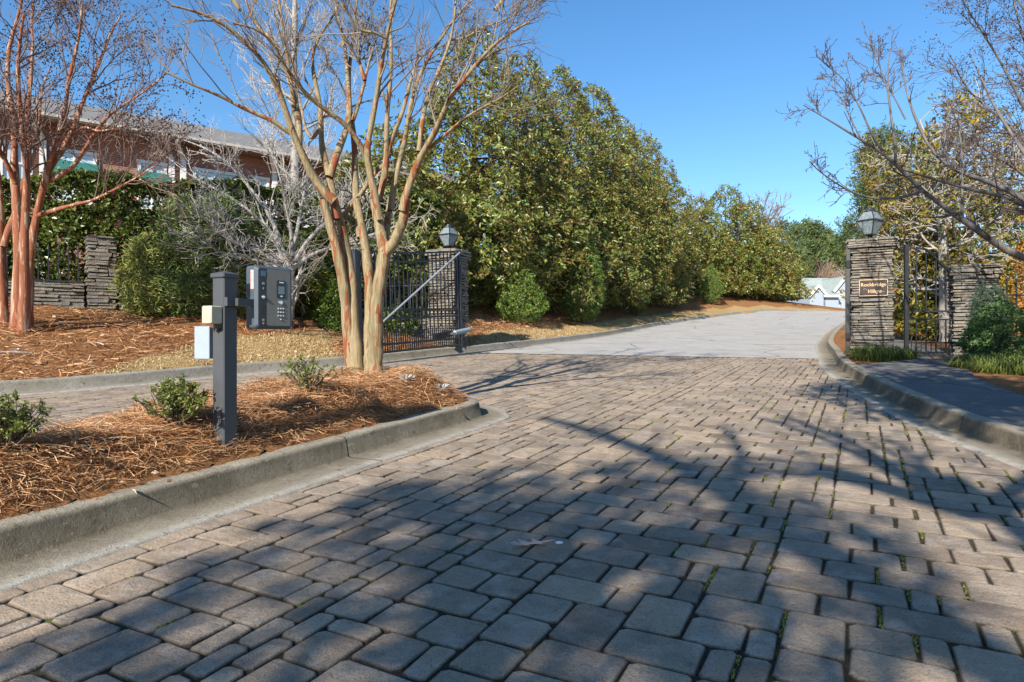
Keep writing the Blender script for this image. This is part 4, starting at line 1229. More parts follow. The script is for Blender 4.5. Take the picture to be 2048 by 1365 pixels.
# ------------------------------------------------------------------ broad evergreens that reach the ground
def cone_evergreen(name, label, cat, base, h, rb, m, n_clumps, per, L, Wd, group=None, pw=0.75, skirt=0.12, trunk_m='bark_dark', out=0.7, lumpy=0.22, tone_mu=0.5, face_only=None, keep=0.0, sub=0, elong=(1, 1)):
    base = np.array(tuple(base), float)
    t = thing(name, label, cat, tuple(base), 0, group)
    ph = R.uniform(0, 6)
    def prof(u):      # radius along height fraction
        return rb * np.minimum(1, (u / skirt + 0.55) / 1.55) * np.clip(1 - u, 0, 1) ** pw
    n = int(n_clumps)
    u = R.random(n * 4); wgt = prof(u) / rb
    u = u[R.random(n * 4) < np.maximum(wgt, 0.10)][:n]; n = len(u)
    a = R.uniform(0, 2 * np.pi, n)
    dep = 1 - np.abs(R.normal(0, 0.16, n)); dep = np.clip(dep, 0.35, 1.05)
    r = prof(u) * dep
    P = np.stack([np.cos(a) * r * elong[0], np.sin(a) * r * elong[1], u * h], -1)
    N = np.stack([np.cos(a) * 0.9, np.sin(a) * 0.9, 0.55 + 0.6 * u], -1) + R.normal(0, 0.35, (n, 3))
    if sub:      # lesser leaders that break the cone into shoulders
        k = R.integers(-int(sub * 0.9), sub, n); sel = k >= 0
        sa, so, sh, sr = R.uniform(0, 6.28, sub), R.uniform(0.25, 0.75, sub), R.uniform(0.5, 0.9, sub), R.uniform(0.32, 0.55, sub)
        ks = k[sel]; us = u[sel]
        hh_ = h * sh[ks] * (1.12 - so[ks] * 0.45); rr_ = rb * sr[ks] * np.clip(1 - us ** 1.6, 0, 1) ** 0.5 * dep[sel]
        P[sel] = np.stack([np.cos(sa[ks]) * so[ks] * rb + np.cos(a[sel]) * rr_, np.sin(sa[ks]) * so[ks] * rb + np.sin(a[sel]) * rr_, us * hh_], -1)
    lp = lump(P + base, 1.9, ph) + 0.6 * lump(P + base, 4.1, ph * 2)
    sc = 1 + lumpy * lp
    P[:, :2] *= sc[:, None]; P[:, 2] += 0.25 * lp * (u > 0.2)
    P[:, 2] = np.maximum(P[:, 2], 0.08)
    # open hollows where a clump is missing
    hol = lump(P + base, 3.1, ph * 3 + 1) > (0.62 - keep)
    kp = ~hol | (R.random(n) < 0.25)
    if face_only is not None: kp &= (P[:, :2] @ np.array(face_only) > -0.35 * rb)
    P, N = P[kp], N[kp]
    bag = Bag()
    bag.add(*rosettes(P, N, per, L, Wd, out, tone_mu=tone_mu))
    # sprigs that break the outline
    k = int(len(P) * 0.05); j = R.integers(0, len(P), k)
    bag.add(*rosettes(P[j] + unit(N[j]) * R.uniform(0.1, 0.45, (k, 1)) * min(1.0, rb * 0.5), N[j], per, L, Wd, 1.0, tone_mu=tone_mu))
    bag.obj('crown', m, t)
    K = 8
    tp = np.array([[0, 0, -0.2 + (h * 0.93 + 0.2) * i / (K - 1)] for i in range(K)]) + np.column_stack([R.normal(0, 0.03, K), R.normal(0, 0.03, K), np.zeros(K)])
    tr = np.linspace(max(0.035, 0.022 * h), 0.012, K)
    b2 = Bag(); b2.add(*tubes(tp[None], tr[None], 7))
    if h > 3:
        Q, q = spawn(tp[None], tr[None], int(h * 9), 0.05, 0.92, 1.15, rb * 0.85, 0.12, 5, 0.45, 0.008)
        # shorter towards the top
        lim = prof(np.clip((Q[:, 0, 2]) / h, 0, 1)) * 0.9 / np.maximum(np.linalg.norm(Q[:, -1, :2] - Q[:, 0, :2], axis=1), 0.05)
        Q = Q[:, :1] + (Q - Q[:, :1]) * np.minimum(lim, 1)[:, None, None]
        b2.add(*tubes(Q, q, 4))
    b2.obj('trunk', M[trunk_m], t)
    return t

def on_left(Y0, off):
    k = np.argmin(abs(KL[:, 1] - Y0) + (KL[:, 0] < -3) * 0); p = KL[k]
    d = KL[min(k + 1, len(KL) - 1)] - KL[k - 1]; d = d / np.linalg.norm(d)
    x, y = p[0] - d[1] * off, p[1] + d[0] * off
    return Vector((x, y, gz(x, y) - 0.05))

mags = [  # kerb station, offset, top row in the photo, base radius, label
    (17.6, 4.3, 265, 2.15, 'bronze backed magnolia nearest the gate pillar, left end of the tall screen'),
    (22.0, 4.2, 62, 2.9, 'tallest magnolia of the screen, spire against the sky behind the crape myrtle'),
    (26.0, 4.0, 118, 2.9, 'magnolia with a broken double top right of the tallest one'),
    (30.5, 4.0, 138, 3.0, 'broad magnolia in the middle of the screen with a leafy pointed top'),
    (34.5, 4.0, 172, 3.0, 'magnolia with a rounded shoulder, third before the step down in the screen'),
    (38.0, 4.2, 242, 3.0, 'magnolia on the falling right side of the tall screen'),
    (41.0, 4.6, 270, 3.0, 'next to last magnolia of the tall screen, stepping down to the right'),
    (44.2, 5.0, 322, 2.6, 'last magnolia of the tall screen before the lower group'),
    (48.0, 5.2, 400, 2.6, 'first magnolia of the lower far group up the road'),
    (49.6, 5.2, 374, 3.0, 'far magnolia with the bare oak showing behind its top'),
    (50.6, 5.2, 402, 3.0, 'far magnolia sloping down towards the end of the road'),
    (51.5, 5.0, 462, 2.7, 'farthest magnolia, yellowish, at the end of the road bend'),
]
for i, (yk, off, vt, rb, lab) in enumerate(mags):
    p = on_left(yk, off)
    top = CH + (CV - vt) / FPX * p.y
    h = top - p.z + 0.1
    far = i >= 8
    cone_evergreen('magnolia_tree', lab, 'tree', p, h, rb * 1.18, M['leaf_mag'], int((5000 if not far else 3200) * (h / 9) * (rb / 2.9)), 9, 0.195 if not far else 0.22, 0.078 if not far else 0.10,
                   'magnolias screening the left side of the road', pw=0.58 if i in (1, 2, 3, 4) else 0.48, skirt=0.05 if far else 0.14, tone_mu=0.5 + (0.12 if i == 11 else 0), face_only=(0.45, -0.9), lumpy=0.30, sub=7)

for (u, v, w, h, lab) in [(1152, 642, 1.9, 2.75, 'large fresh green privet shrub at the foot of the magnolias, nearest the gate'),
                       (1262, 628, 1.5, 2.5, 'upright fresh green privet shrub, second along the road'),
                       (1340, 615, 1.3, 2.1, 'small fresh green privet shrub, third along the road'),
                       (1412, 606, 1.9, 2.2, 'wide fresh green privet shrub under the far magnolias'),
                       (1030, 644, 2.0, 1.5, 'low dark green shrub at the foot of the tallest magnolia')]:
    p = hit(u, v, 10); p = p + Vector((0.22, -0.45, -0.05))
    cone_evergreen('privet_shrub', lab, 'shrub', p, h * 1.22, w / 2 * 1.05, M['leaf_lig'], int(1500 * h * w / 4), 8, 0.07, 0.032, 'privet shrubs in front of the magnolias', pw=0.55, skirt=0.25, lumpy=0.16, tone_mu=0.55)

# ------------------------------------------------------------------ evergreens on the left bank
def hedge(name, label, pts, h, depth, m, n, per, L, Wd, tone_mu=0.5, cat='hedge'):
    pts = [Vector(p) for p in pts]; base = pts[0]
    t = thing(name, label, cat, tuple(base))
    A = np.array([tuple(p) for p in pts]); d = np.concatenate([[0], np.cumsum(np.linalg.norm(np.diff(A[:, :2], axis=0), axis=1))])
    s = R.uniform(0, d[-1], n); x = np.interp(s, d, A[:, 0]); y = np.interp(s, d, A[:, 1]); z0 = np.interp(s, d, A[:, 2]); hh = np.interp(s, d, np.array(h))
    k = np.clip(np.searchsorted(d, s) - 1, 0, len(d) - 2); tx = np.diff(A[:, 0])[k]; ty = np.diff(A[:, 1])[k]; l = np.hypot(tx, ty)
    nx, ny = ty / l, -tx / l
    w = R.random(n)
    topf = R.random(n) < 0.22
    zf = np.where(topf, 1.0, w ** 0.9)
    dep = np.where(topf, R.uniform(-0.9, 1, n), 1 - np.abs(R.normal(0, 0.18, n)))
    P0 = np.stack([x, y, zf * 3], -1)
    lp = lump(P0, 1.6, 2.0) + 0.6 * lump(P0, 3.7, 0.4)
    o = depth / 2 * dep * (1 - 0.25 * zf ** 3) + 0.20 * lp
    zz = z0 + np.maximum(zf * hh + 0.28 * lp * (zf > 0.3), 0.05)
    P = np.stack([x + nx * o, y + ny * o, zz], -1)
    N = np.stack([nx * (1 - 0.6 * topf), ny * (1 - 0.6 * topf), 0.4 + 0.8 * topf], -1) + R.normal(0, 0.4, (n, 3))
    b = Bag(); b.add(*rosettes(P, N, per, L, Wd, 0.7, tone_mu=tone_mu)); b.obj('foliage', m, t, tuple(base))
    b2 = Bag(); q = np.linspace(0.3, d[-1] - 0.3, max(4, int(d[-1] * 1.6)))
    st = np.stack([np.stack([np.interp(q, d, A[:, 0]) + R.normal(0, .1, len(q)), np.interp(q, d, A[:, 1]) + R.normal(0, .1, len(q)), np.interp(q, d, A[:, 2]) - 0.1 + f * np.interp(q, d, np.array(h)) * 0.8], -1) for f in (0, .33, .66, 1)], 1)
    rr = np.tile(np.linspace(0.04, 0.01, 4), (len(q), 1)); b2.add(*tubes(st, rr, 5))
    Q, qq = spawn(st, rr, 14, 0.1, 0.9, 0.9, 0.9, 0.2, 4, 0.6, 0.005); b2.add(*tubes(Q, qq, 3))
    b2.obj('stems', M['bark_dark'], t, tuple(base))
    return t

def Gp(x, y): return Vector((x, y, gz(x, y)))
b0 = P3_ - d3 * 5.0; nb_ = Vector((-d3.y, d3.x, 0))
hp = [b0 + nb_ * 1.15, P3_ + nb_ * 1.15, P3_ + d3 * 2.6 + nb_ * 1.3, P3_ + d3 * 5.5 + nb_ * 1.6, P3_ + d3 * 8.5 + nb_ * 2.0]
hp = [Gp(p.x, p.y) for p in hp]
tops = [CH + (CV - v) / FPX * p.y - p.z for v, p in zip((345, 352, 372, 385, 400), hp)]
hedge('holly_hedge', 'tall dark holly hedge behind the boundary wall, below the brick building', hp, tops, 1.7, M['leaf_holly'], 10000, 9, 0.115, 0.06)
hp2 = [Gp(-5.6, 19.0), Gp(-4.2, 20.2), Gp(-3.0, 20.8)]
hedge('mixed_hedge', 'loose yellow green hedge between the crape myrtle and the lantern pillar', hp2, [CH + (CV - v) / FPX * p.y - p.z for v, p in zip((415, 398, 402), hp2)], 1.6, M['leaf_pod'], 2700, 9, 0.13, 0.03, 0.5)

def bush(name, label, p, h, w, m, n, per, L, Wd, group=None, cat='shrub', tone_mu=0.5, trunk='bark_dark', pw=0.42, skirt=0.3, lumpy=0.25, elong=(1, 1), out=0.7):
    return cone_evergreen(name, label, cat, p, h, w / 2, m, n, per, L, Wd, group, pw=pw, skirt=skirt, lumpy=lumpy, tone_mu=tone_mu, trunk_m=trunk, elong=elong, out=out)

gp = 'narrow leaved evergreens on the mulch bank'
for (u, v, hh, w, m, tm, lab) in [
        (292, 618, 1.75, 1.0, 'leaf_pod', 0.75, 'yellow green narrow leaved shrub beside the ivy shaded stone pillar'),
        (365, 612, 2.45, 1.5, 'leaf_pod', 0.42, 'tall grey green narrow leaved shrub behind the call box post'),
        (440, 606, 2.6, 1.7, 'leaf_pod', 0.40, 'broad grey green narrow leaved shrub left of the call box'),
        (505, 616, 2.2, 1.5, 'leaf_pod', 0.5, 'narrow leaved shrub hidden behind the call box'),
        (628, 642, 1.5, 1.2, 'leaf_yellow', 0.5, 'bright yellow green shrub between the pale tree and the crape myrtle'),
        (676, 668, 1.25, 1.0, 'leaf_lig', 0.6, 'small leafy shrub left of the crape myrtle trunks'),
        (590, 622, 1.9, 1.4, 'leaf_pod', 0.45, 'dark narrow leaved shrub behind the pale grey tree'),
        (800, 672, 0.75, 1.3, 'leaf_lig', 0.6, 'low clipped shrub seen through the driveway gate bars'),
        (860, 668, 0.8, 1.0, 'leaf_holly', 0.5, 'low dark shrub at the foot of the lantern pillar'),
        (700, 640, 1.9, 1.3, 'leaf_holly', 0.5, 'dark evergreen shrub behind the crape myrtle trunks')]:
    p = (col(u, {292: 3.55, 365: 3.5, 440: 3.5, 505: 3.4, 590: 3.6}[u]) if u in (292, 365, 440, 505, 590) else hit(u, v, 8) + Vector((-0.12, 0.35, 0))) - Vector((0, 0, 0.05))
    nl = m == 'leaf_pod' or m == 'leaf_yellow'
    bush('evergreen_shrub', lab, p, hh, w, M[m], int(430 * hh * w), 9, 0.15 if nl else 0.085, 0.022 if nl else 0.042, gp, tone_mu=tm, lumpy=0.3)

# ------------------------------------------------------------------ right hand planting
q = Vector((9.0, 12.0, 0)); q.z = gz(9.0, 12.0)
for (x, y, h, w, lab) in [(8.35, 11.3, 0.92, 1.35, 'rounded dark green evergreen shrub right of the walk gate'),
                          (9.45, 11.55, 0.95, 1.4, 'dark green evergreen shrub below the iron fence, at the frame edge'),
                          (8.9, 10.9, 0.72, 1.0, 'lower dark green evergreen shrub in front of the fence shrubs')]:
    bush('evergreen_shrub', lab, (x, y, gz(x, y) - 0.03), h, w, M['leaf_box'], int(1500 * h * w), 8, 0.055, 0.028, 'evergreen shrubs beside the walk gate', tone_mu=0.5, pw=0.30, lumpy=0.13)
cone_evergreen('dwarf_conifer', 'small blue green conifer with a bare stem in front of the lower stone pillar', 'shrub', (8.85, 12.3, gz(8.85, 12.3)), 1.32, 0.42, M['leaf_cone'], 700, 10, 0.08, 0.011, None, pw=0.28, skirt=0.6, trunk_m='bark_pale', lumpy=0.3)

def grass_clump(name, label, c, rx, ry, n, hb, group):
    c = Vector(c); t = thing(name, label, 'grass clump', tuple(c), 0, group)
    a = R.uniform(0, 6.28, n); rr = np.sqrt(R.random(n))
    X, Y = np.cos(a) * rr * rx, np.sin(a) * rr * ry
    Z = np.zeros(n) - 0.02
    az = a + R.normal(0, 0.7, n); L = hb * R.uniform(0.6, 1.2, n); lean = R.uniform(0.15, 0.9, n)
    o = np.stack([np.cos(az), np.sin(az), np.zeros(n)], -1); s = np.stack([-np.sin(az), np.cos(az), np.zeros(n)], -1) * 0.0045
    C = np.stack([X, Y, Z], -1)
    p1 = C + o * (L * lean * 0.3)[:, None] + np.array([0, 0, 1.0]) * (L * 0.6)[:, None]
    p2 = C + o * (L * lean * 0.8)[:, None] + np.array([0, 0, 1.0]) * (L * (0.95 - lean * 0.45))[:, None]
    p3 = C + o * (L * lean * 1.15)[:, None] + np.array([0, 0, 1.0]) * (L * (0.9 - lean * 0.75))[:, None]
    V = np.stack([C - s, C + s, p1 - s, p1 + s, p2 - s, p2 + s, p3 - s * 0.2, p3 + s * 0.2], 1).reshape(-1, 3)
    b = np.arange(n) * 8
    F = np.concatenate([np.stack([b + k, b + k + 1, b + k + 3, b + k + 2], -1) for k in (0, 2, 4)])
    tone = np.repeat(np.clip(R.normal(0.5, 0.25, n), 0, 1), 8)
    mk('blades', V, F, M['leaf_grass'], t, tone=tone)
    return t
gl = 'liriope clumps along the sidewalk'
grass_clump('liriope_clump', 'liriope clump at the foot of the plaque pillar', (6.62, 12.2, float(plane(6.6, 12.2)) + 0.13), 0.36, 0.3, 900, 0.30, gl)
grass_clump('liriope_clump', 'smaller liriope clump left of the walk gate hinge post', (7.12, 12.25, float(plane(7.1, 12.2)) + 0.13), 0.28, 0.26, 600, 0.26, gl)
for (x, y, rx, ry, n_, lab) in [(7.35, 10.35, 0.42, 0.38, 1300, 'yellow green liriope clump nearest the walk gate, below the round shrub'),
                              (7.95, 10.0, 0.42, 0.4, 1300, 'liriope clump in the middle of the row below the evergreen shrubs'),
                              (7.2, 9.75, 0.35, 0.32, 800, 'low liriope clump at the sidewalk edge'),
                              (8.2, 10.9, 0.4, 0.3, 800, 'liriope clump tucked under the evergreen shrubs'),
                              (7.55, 9.35, 0.36, 0.34, 800, 'liriope clump at the right frame edge')]:
    grass_clump('liriope_clump', lab, (x, y, gz(x, y)), rx, ry, n_, 0.27, gl)

# ------------------------------------------------------------------ island planting
def small_shrub(name, label, c, h, w, stems, leafn, m, L, Wd, group, cat='shrub'):
    c = Vector(c); t = thing(name, label, cat, tuple(c), 0, group)
    a = R.uniform(0, 6.28, stems); ln = R.uniform(0.1, 1.0, stems)
    K = 5
    P = np.zeros((stems, K, 3))
    for k in range(K):
        f = k / (K - 1)
        P[:, k, 0] = np.cos(a) * ln * w / 2 * f ** 1.2; P[:, k, 1] = np.sin(a) * ln * w / 2 * f ** 1.2
        P[:, k, 2] = -0.03 + (h * (1.0 - 0.45 * ln ** 2) + 0.03) * f
    P[:, 1:] += R.normal(0, 0.012, P[:, 1:].shape)
    rr = np.tile(np.linspace(0.006, 0.002, K), (stems, 1))
    b = Bag(); b.add(*tubes(P, rr, 4))
    Q, q = spawn(P, rr, 4, 0.35, 1.0, 0.7, h * 0.3, 0.25, 4, 0.7, 0.0012); b.add(*tubes(Q, q, 3))
    b.obj('stems', M['bark_dark'], t)
    n = leafn; i = R.integers(0, len(Q), n); k = R.integers(1, 4, n); C = Q[i, k]
    D = R.normal(0, 1, (n, 3)) + np.array([0, 0, 0.45])
    V, F, T = leaves(C, D, R.uniform(0.7, 1.2, n) * L, R.uniform(0.8, 1.1, n) * Wd, np.clip(R.normal(0.5, 0.25, n), 0, 1), 0.1)
    mk('leaves', V, F, m, t, tone=T)
    return t
gi = 'small leaved shrubs on the island bed'
def bed_hit(u, v):
    Y = np.arange(2.5, 9, 0.02); X = (u - CU) / FPX * Y; Z = CH + (CV - v) / FPX * Y
    k = np.argmax((Z <= bed_z(X, Y)) & inside(ISL, X, Y))
    return Vector((X[k], Y[k], float(bed_z(X[k:k + 1], Y[k:k + 1])[0])))
def bed_pt(x, y): return Vector((x, y, float(bed_z(np.array([x]), np.array([y]))[0])))
small_shrub('island_shrub', 'leafy low shrub on the mulch left of the call box post', bed_hit(352, 853), 0.25, 0.55, 46, 3300, M['leaf_nandina'], 0.028, 0.012, gi)
small_shrub('island_shrub', 'sparse twiggy shrub on the mulch beside the crape myrtle trunks', bed_hit(617, 786), 0.28, 0.56, 28, 950, M['leaf_nandina'], 0.028, 0.012, gi)
small_shrub('island_shrub', 'leafy low shrub cut by the left edge of the frame', bed_hit(8, 905), 0.26, 0.46, 40, 2200, M['leaf_nandina'], 0.028, 0.012, gi)
gs_ = 'silver leaved bedding plants at the island tip'
for (x, y, lab) in [(812, 764, 'small silver leaved plant right of the crape myrtle trunks'), (884, 782, 'small silver leaved plant nearest the rounded kerb tip')]:
    p = bed_hit(x, y); t = thing('silver_plant', lab, 'plant', tuple(p), 0, gs_)
    n = 26; a = R.uniform(0, 6.28, n)
    V, F, T = leaves(np.stack([np.cos(a) * 0.015, np.sin(a) * 0.015, np.full(n, 0.01)], -1), np.stack([np.cos(a), np.sin(a), R.uniform(0.35, 1.6, n)], -1), R.uniform(0.05, 0.10, n), R.uniform(0.022, 0.034, n), R.random(n), 0.1)
    mk('leaves', V, F, M['leaf_silver'], t, tone=T)
    MB().lathe([(0.02, -0.02), (0.015, 0.02)], 6).obj('stem', M['leaf_silver'], t)

# ------------------------------------------------------------------ bare trees
def px(pts, sx, sy, sc, Y0, dY=0.0, wave=0.0):
    """photo trace -> points in space round depth Y0, leaning dY towards or away from the viewer by the tip"""
    n = len(pts); out = []
    for i, (a, b) in enumerate(pts):
        f = i / max(1, n - 1)
        out.append(at(sx + a * sc, sy + b * sc, Y0 + dY * f ** 1.3 + wave * math.sin(f * 5)))
    return out

def bare_tree(name, label, base, limbs, bark, twigm, twigs, group=None, cat='tree', sides=12, K=22, seed=None, extra=None, skip=0):
    """twigs: list of spawn settings applied level by level"""
    t = thing(name, label, cat, tuple(base), 0, group)
    P, r = limb_tubes(limbs, sides, K)
    hz_ = np.clip(P[:, :, 2] - (tuple(base)[2] + 0.05), 0, None)
    r = r * (1 + 0.13 * np.exp(-hz_ / 0.08) + 0.04 * np.exp(-hz_ / 0.4))
    r = r * (1 + 0.07 * np.sin(np.arange(K)[None] * 1.7 + R.uniform(0, 6, (len(P), 1))))
    Vt, Ft = tubes(P, r, sides)
    if sides >= 10:      # fluted, knotty wood
        C3 = np.repeat(P.reshape(-1, 3), sides, 0); rv = np.repeat(r.ravel(), sides); an = np.tile(np.arange(sides) * 2 * np.pi / sides, P.shape[0] * P.shape[1])
        am = 0.055 * np.sin(an * 3 + Vt[:, 2] * 3.1 + Vt[:, 0] * 5) + 0.04 * np.sin(an * 2 - Vt[:, 2] * 7.3) + R.normal(0, 0.03, len(Vt))
        Vt = C3 + (Vt - C3) * (1 + am)[:, None]
    b = Bag(); b.add(Vt, Ft); b.obj('trunk', M[bark], t, tuple(base), True)
    lev = [(P[skip:], r[skip:])]
    bb = Bag()
    Ps, rs = P, r
    allP = []
    for kw in twigs:
        kw = dict(kw); src = kw.pop('src', -1)
        Ps, rs = lev[src]
        Q, q = spawn(Ps, rs, **kw)
        ok_ = Q[:, :, 1].min(1) > 0.8
        Q, q = Q[ok_], q[ok_]
        lev.append((Q, q)); bb.add(*tubes(Q, q, 4 if q[:, 0].mean() > 0.008 else 3)); allP.append(Q)
    bb.obj('branches', M[twigm], t, tuple(base), True)
    if seed:
        n, zmin, sz = seed
        Q = allP[-1]; tip = Q[:, -1]; cand = np.where(tip[:, 2] > zmin)[0]
        if len(cand):
            c = tip[R.choice(cand, min(n, len(cand)), False)]
            per = 11
            C = np.repeat(c, per, 0) + R.normal(0, 1, (len(c) * per, 3)) * np.array([0.036, 0.036, 0.05]) * sz
            o6 = np.array([(1, 0, 0), (-1, 0, 0), (0, 1, 0), (0, -1, 0), (0, 0, 1), (0, 0, -1)], float) * 0.0075 * sz
            V = (C[:, None] + o6[None] * R.uniform(0.7, 1.3, (len(C), 1, 1))).reshape(-1, 3)
            f8 = np.array([(0, 2, 4), (2, 1, 4), (1, 3, 4), (3, 0, 4), (2, 0, 5), (1, 2, 5), (3, 1, 5), (0, 3, 5)])
            F = (f8[None] + (np.arange(len(C)) * 6)[:, None, None]).reshape(-1, 3)
            tag(mk('seed_heads', V - np.array(tuple(base)), F, M['seed'], t), kind='stuff')
    if extra: extra(t, lev)
    return t

# crape myrtle on the island; traces in photo pixels, crop origins folded in
A2 = lambda pts, Y, d, w=0.0: px(pts, 400, 0, 0.3662, Y, d, w)
A4 = lambda pts, Y, d, w=0.0: px(pts, 640, 400, 0.293, Y, d, w)
YA, YB = 6.98, 6.86
la_ = [
    (A4([(232, 1240), (205, 1000), (185, 780), (165, 600), (130, 400), (78, 200), (22, 0)], YA, -0.1), 0.070, 0.044),
    (A4([(252, 1240), (240, 1000), (226, 800), (218, 560), (190, 400), (150, 200), (95, 0)], YA - .03, 0.15), 0.074, 0.044),
    (A4([(348, 1240), (340, 1000), (338, 800), (340, 600), (322, 400), (290, 200), (243, 0)], YB + .06, 0.25), 0.064, 0.042),
    (A4([(368, 1240), (376, 1000), (388, 700), (425, 450), (437, 350)], YB, 0.0), 0.090, 0.062),
    (A4([(437, 360), (425, 280), (408, 200), (370, 0)], YB, 0.1), 0.062, 0.050),
    (A4([(440, 370), (500, 300), (545, 200), (572, 120), (592, 0)], YB, -0.15), 0.058, 0.045),
    (A4([(445, 345), (452, 240), (462, 130), (482, 0)], YB + .08, 0.3), 0.040, 0.034),
    # upper limbs
    (A2([(735, 1100), (660, 1050), (600, 930), (540, 800), (490, 700), (470, 600), (410, 440), (370, 370), (300, 270), (200, 190), (110, 110), (-20, 60), (-160, 30)], YA - .1, -0.9), 0.050, 0.010),
    (A2([(495, 730), (400, 660), (250, 600), (100, 520), (-30, 470), (-200, 390)], YA - .2, -0.6), 0.026, 0.007),
    (A2([(540, 790), (550, 700), (500, 470), (430, 270), (390, 200), (300, 150), (270, 60), (235, -40)], YA - .1, 0.7), 0.036, 0.010),
    (A2([(548, 720), (512, 600), (490, 400), (460, 200), (430, 0), (420, -80)], YA, -0.2), 0.028, 0.010),
    (A2([(745, 1200), (715, 1000), (690, 900), (655, 800), (665, 700), (650, 540), (620, 400), (602, 340), (640, 200), (722, 110), (760, 20)], YA, 0.5), 0.046, 0.009),
    (A2([(705, 970), (745, 850), (765, 790), (802, 720), (820, 600), (805, 400), (790, 240), (745, 60), (725, -60)], YA, 1.0), 0.044, 0.012),
    (A2([(655, 700), (610, 770), (575, 700), (545, 560), (530, 460)], YA + .2, 0.8), 0.022, 0.008),
    (A2([(880, 1300), (860, 1200), (845, 1000), (845, 800), (835, 680), (815, 600), (812, 400), (830, 240), (850, 60), (860, -60)], YB + .3, 0.8), 0.046, 0.010),
    (A2([(930, 930), (905, 850), (870, 780), (800, 680), (680, 600), (590, 530), (530, 460), (450, 350), (400, 220), (300, 150), (180, 130)], YB + .1, -1.1), 0.034, 0.007),
    (A2([(985, 1200), (960, 1100), (930, 950), (905, 840), (930, 720), (960, 560), (990, 350), (1020, 200), (1042, 100), (1080, -30)], YB, -0.7), 0.044, 0.012),
    (A2([(975, 1100), (1000, 1030), (1020, 850), (1020, 600), (1045, 420), (1042, 200), (1035, 60), (1050, -60)], YB + .1, 0.5), 0.038, 0.010),
    (A2([(1105, 1150), (1125, 1050), (1180, 930), (1195, 860), (1280, 740), (1330, 600), (1370, 520), (1470, 400), (1560, 290), (1650, 200), (1800, 120)], YB - .15, -0.9), 0.044, 0.008),
    (A2([(1195, 860), (1300, 770), (1440, 650), (1540, 590), (1640, 540), (1740, 470)], YB - .25, -0.8), 0.022, 0.005),
    (A2([(1040, 1150), (1070, 950), (1110, 820), (1130, 700), (1150, 560), (1200, 400), (1290, 250), (1370, 130), (1420, 60), (1510, -20)], YB + .25, 0.7), 0.036, 0.009),
    (A2([(1020, 860), (1050, 740), (1100, 640), (1170, 370), (1215, 300), (1330, 240), (1460, 240)], YB + .2, 0.9), 0.030, 0.007),
    (A2([(1195, 830), (1215, 640), (1250, 500), (1310, 380), (1370, 220), (1392, 80), (1400, -60)], YB - .1, 0.7), 0.028, 0.008),
    (A2([(1370, 220), (1450, 210), (1540, 150), (1640, 120), (1760, 60)], YB + .6, 0.2), 0.014, 0.005),
    (A2([(1030, 880), (960, 940), (880, 1060), (780, 1180), (755, 1240)], YB + .2, 0.3), 0.020, 0.026),
    (A2([(1020, 210), (960, 180), (880, 170), (820, 90), (760, 20)], YB - .6, -0.2), 0.016, 0.007),
    (A2([(900, 440), (870, 340), (868, 290)], YB + .3, 0.1), 0.022, 0.017),
    (A2([(835, 660), (870, 560), (900, 440), (925, 330), (960, 220)], YB + .2, 0.3), 0.024, 0.008),
]
for (u0, v0, u1, v1, d_) in [(540, -5, 420, -260, -.5), (610, -10, 560, -330, .4), (660, -10, 640, -380, -.6), (700, -10, 720, -360, .8), (770, -10, 800, -380, .2), (800, -15, 900, -330, -.5), (850, -10, 980, -300, .6), (930, 0, 1080, -260, -.3), (990, 20, 1150, -200, .5), (480, 20, 330, -180, .3)]:
    la_.append((px([(u0, v0), ((u0 * 2 + u1) / 3 + 6, (v0 * 2 + v1) / 3), (u1, v1)], 0, 0, 1.0, YA, d_), 0.022, 0.007))
tw = [dict(per=9, tmin=0.35, tmax=1.0, ang=0.65, length=0.75, up=0.16, K=6, r0=0.55, r1=0.0045, wob=0.16),
      dict(per=4, tmin=0.2, tmax=1.0, ang=0.6, length=0.42, up=0.10, K=5, r0=0.6, r1=0.003, wob=0.17),
      dict(per=2.0, tmin=0.2, tmax=1.0, ang=0.65, length=0.22, up=0.08, K=4, r0=0.6, r1=0.0024, wob=0.2)]
bt = bed_pt(-1.56, 6.92)
bare_tree('crape_myrtle', 'leafless crape myrtle with peeling tan and orange bark on the island bed', bt, la_, 'bark_tan', 'twig', tw, 'crape myrtles', seed=(45, 4.2, 1.0), skip=7)

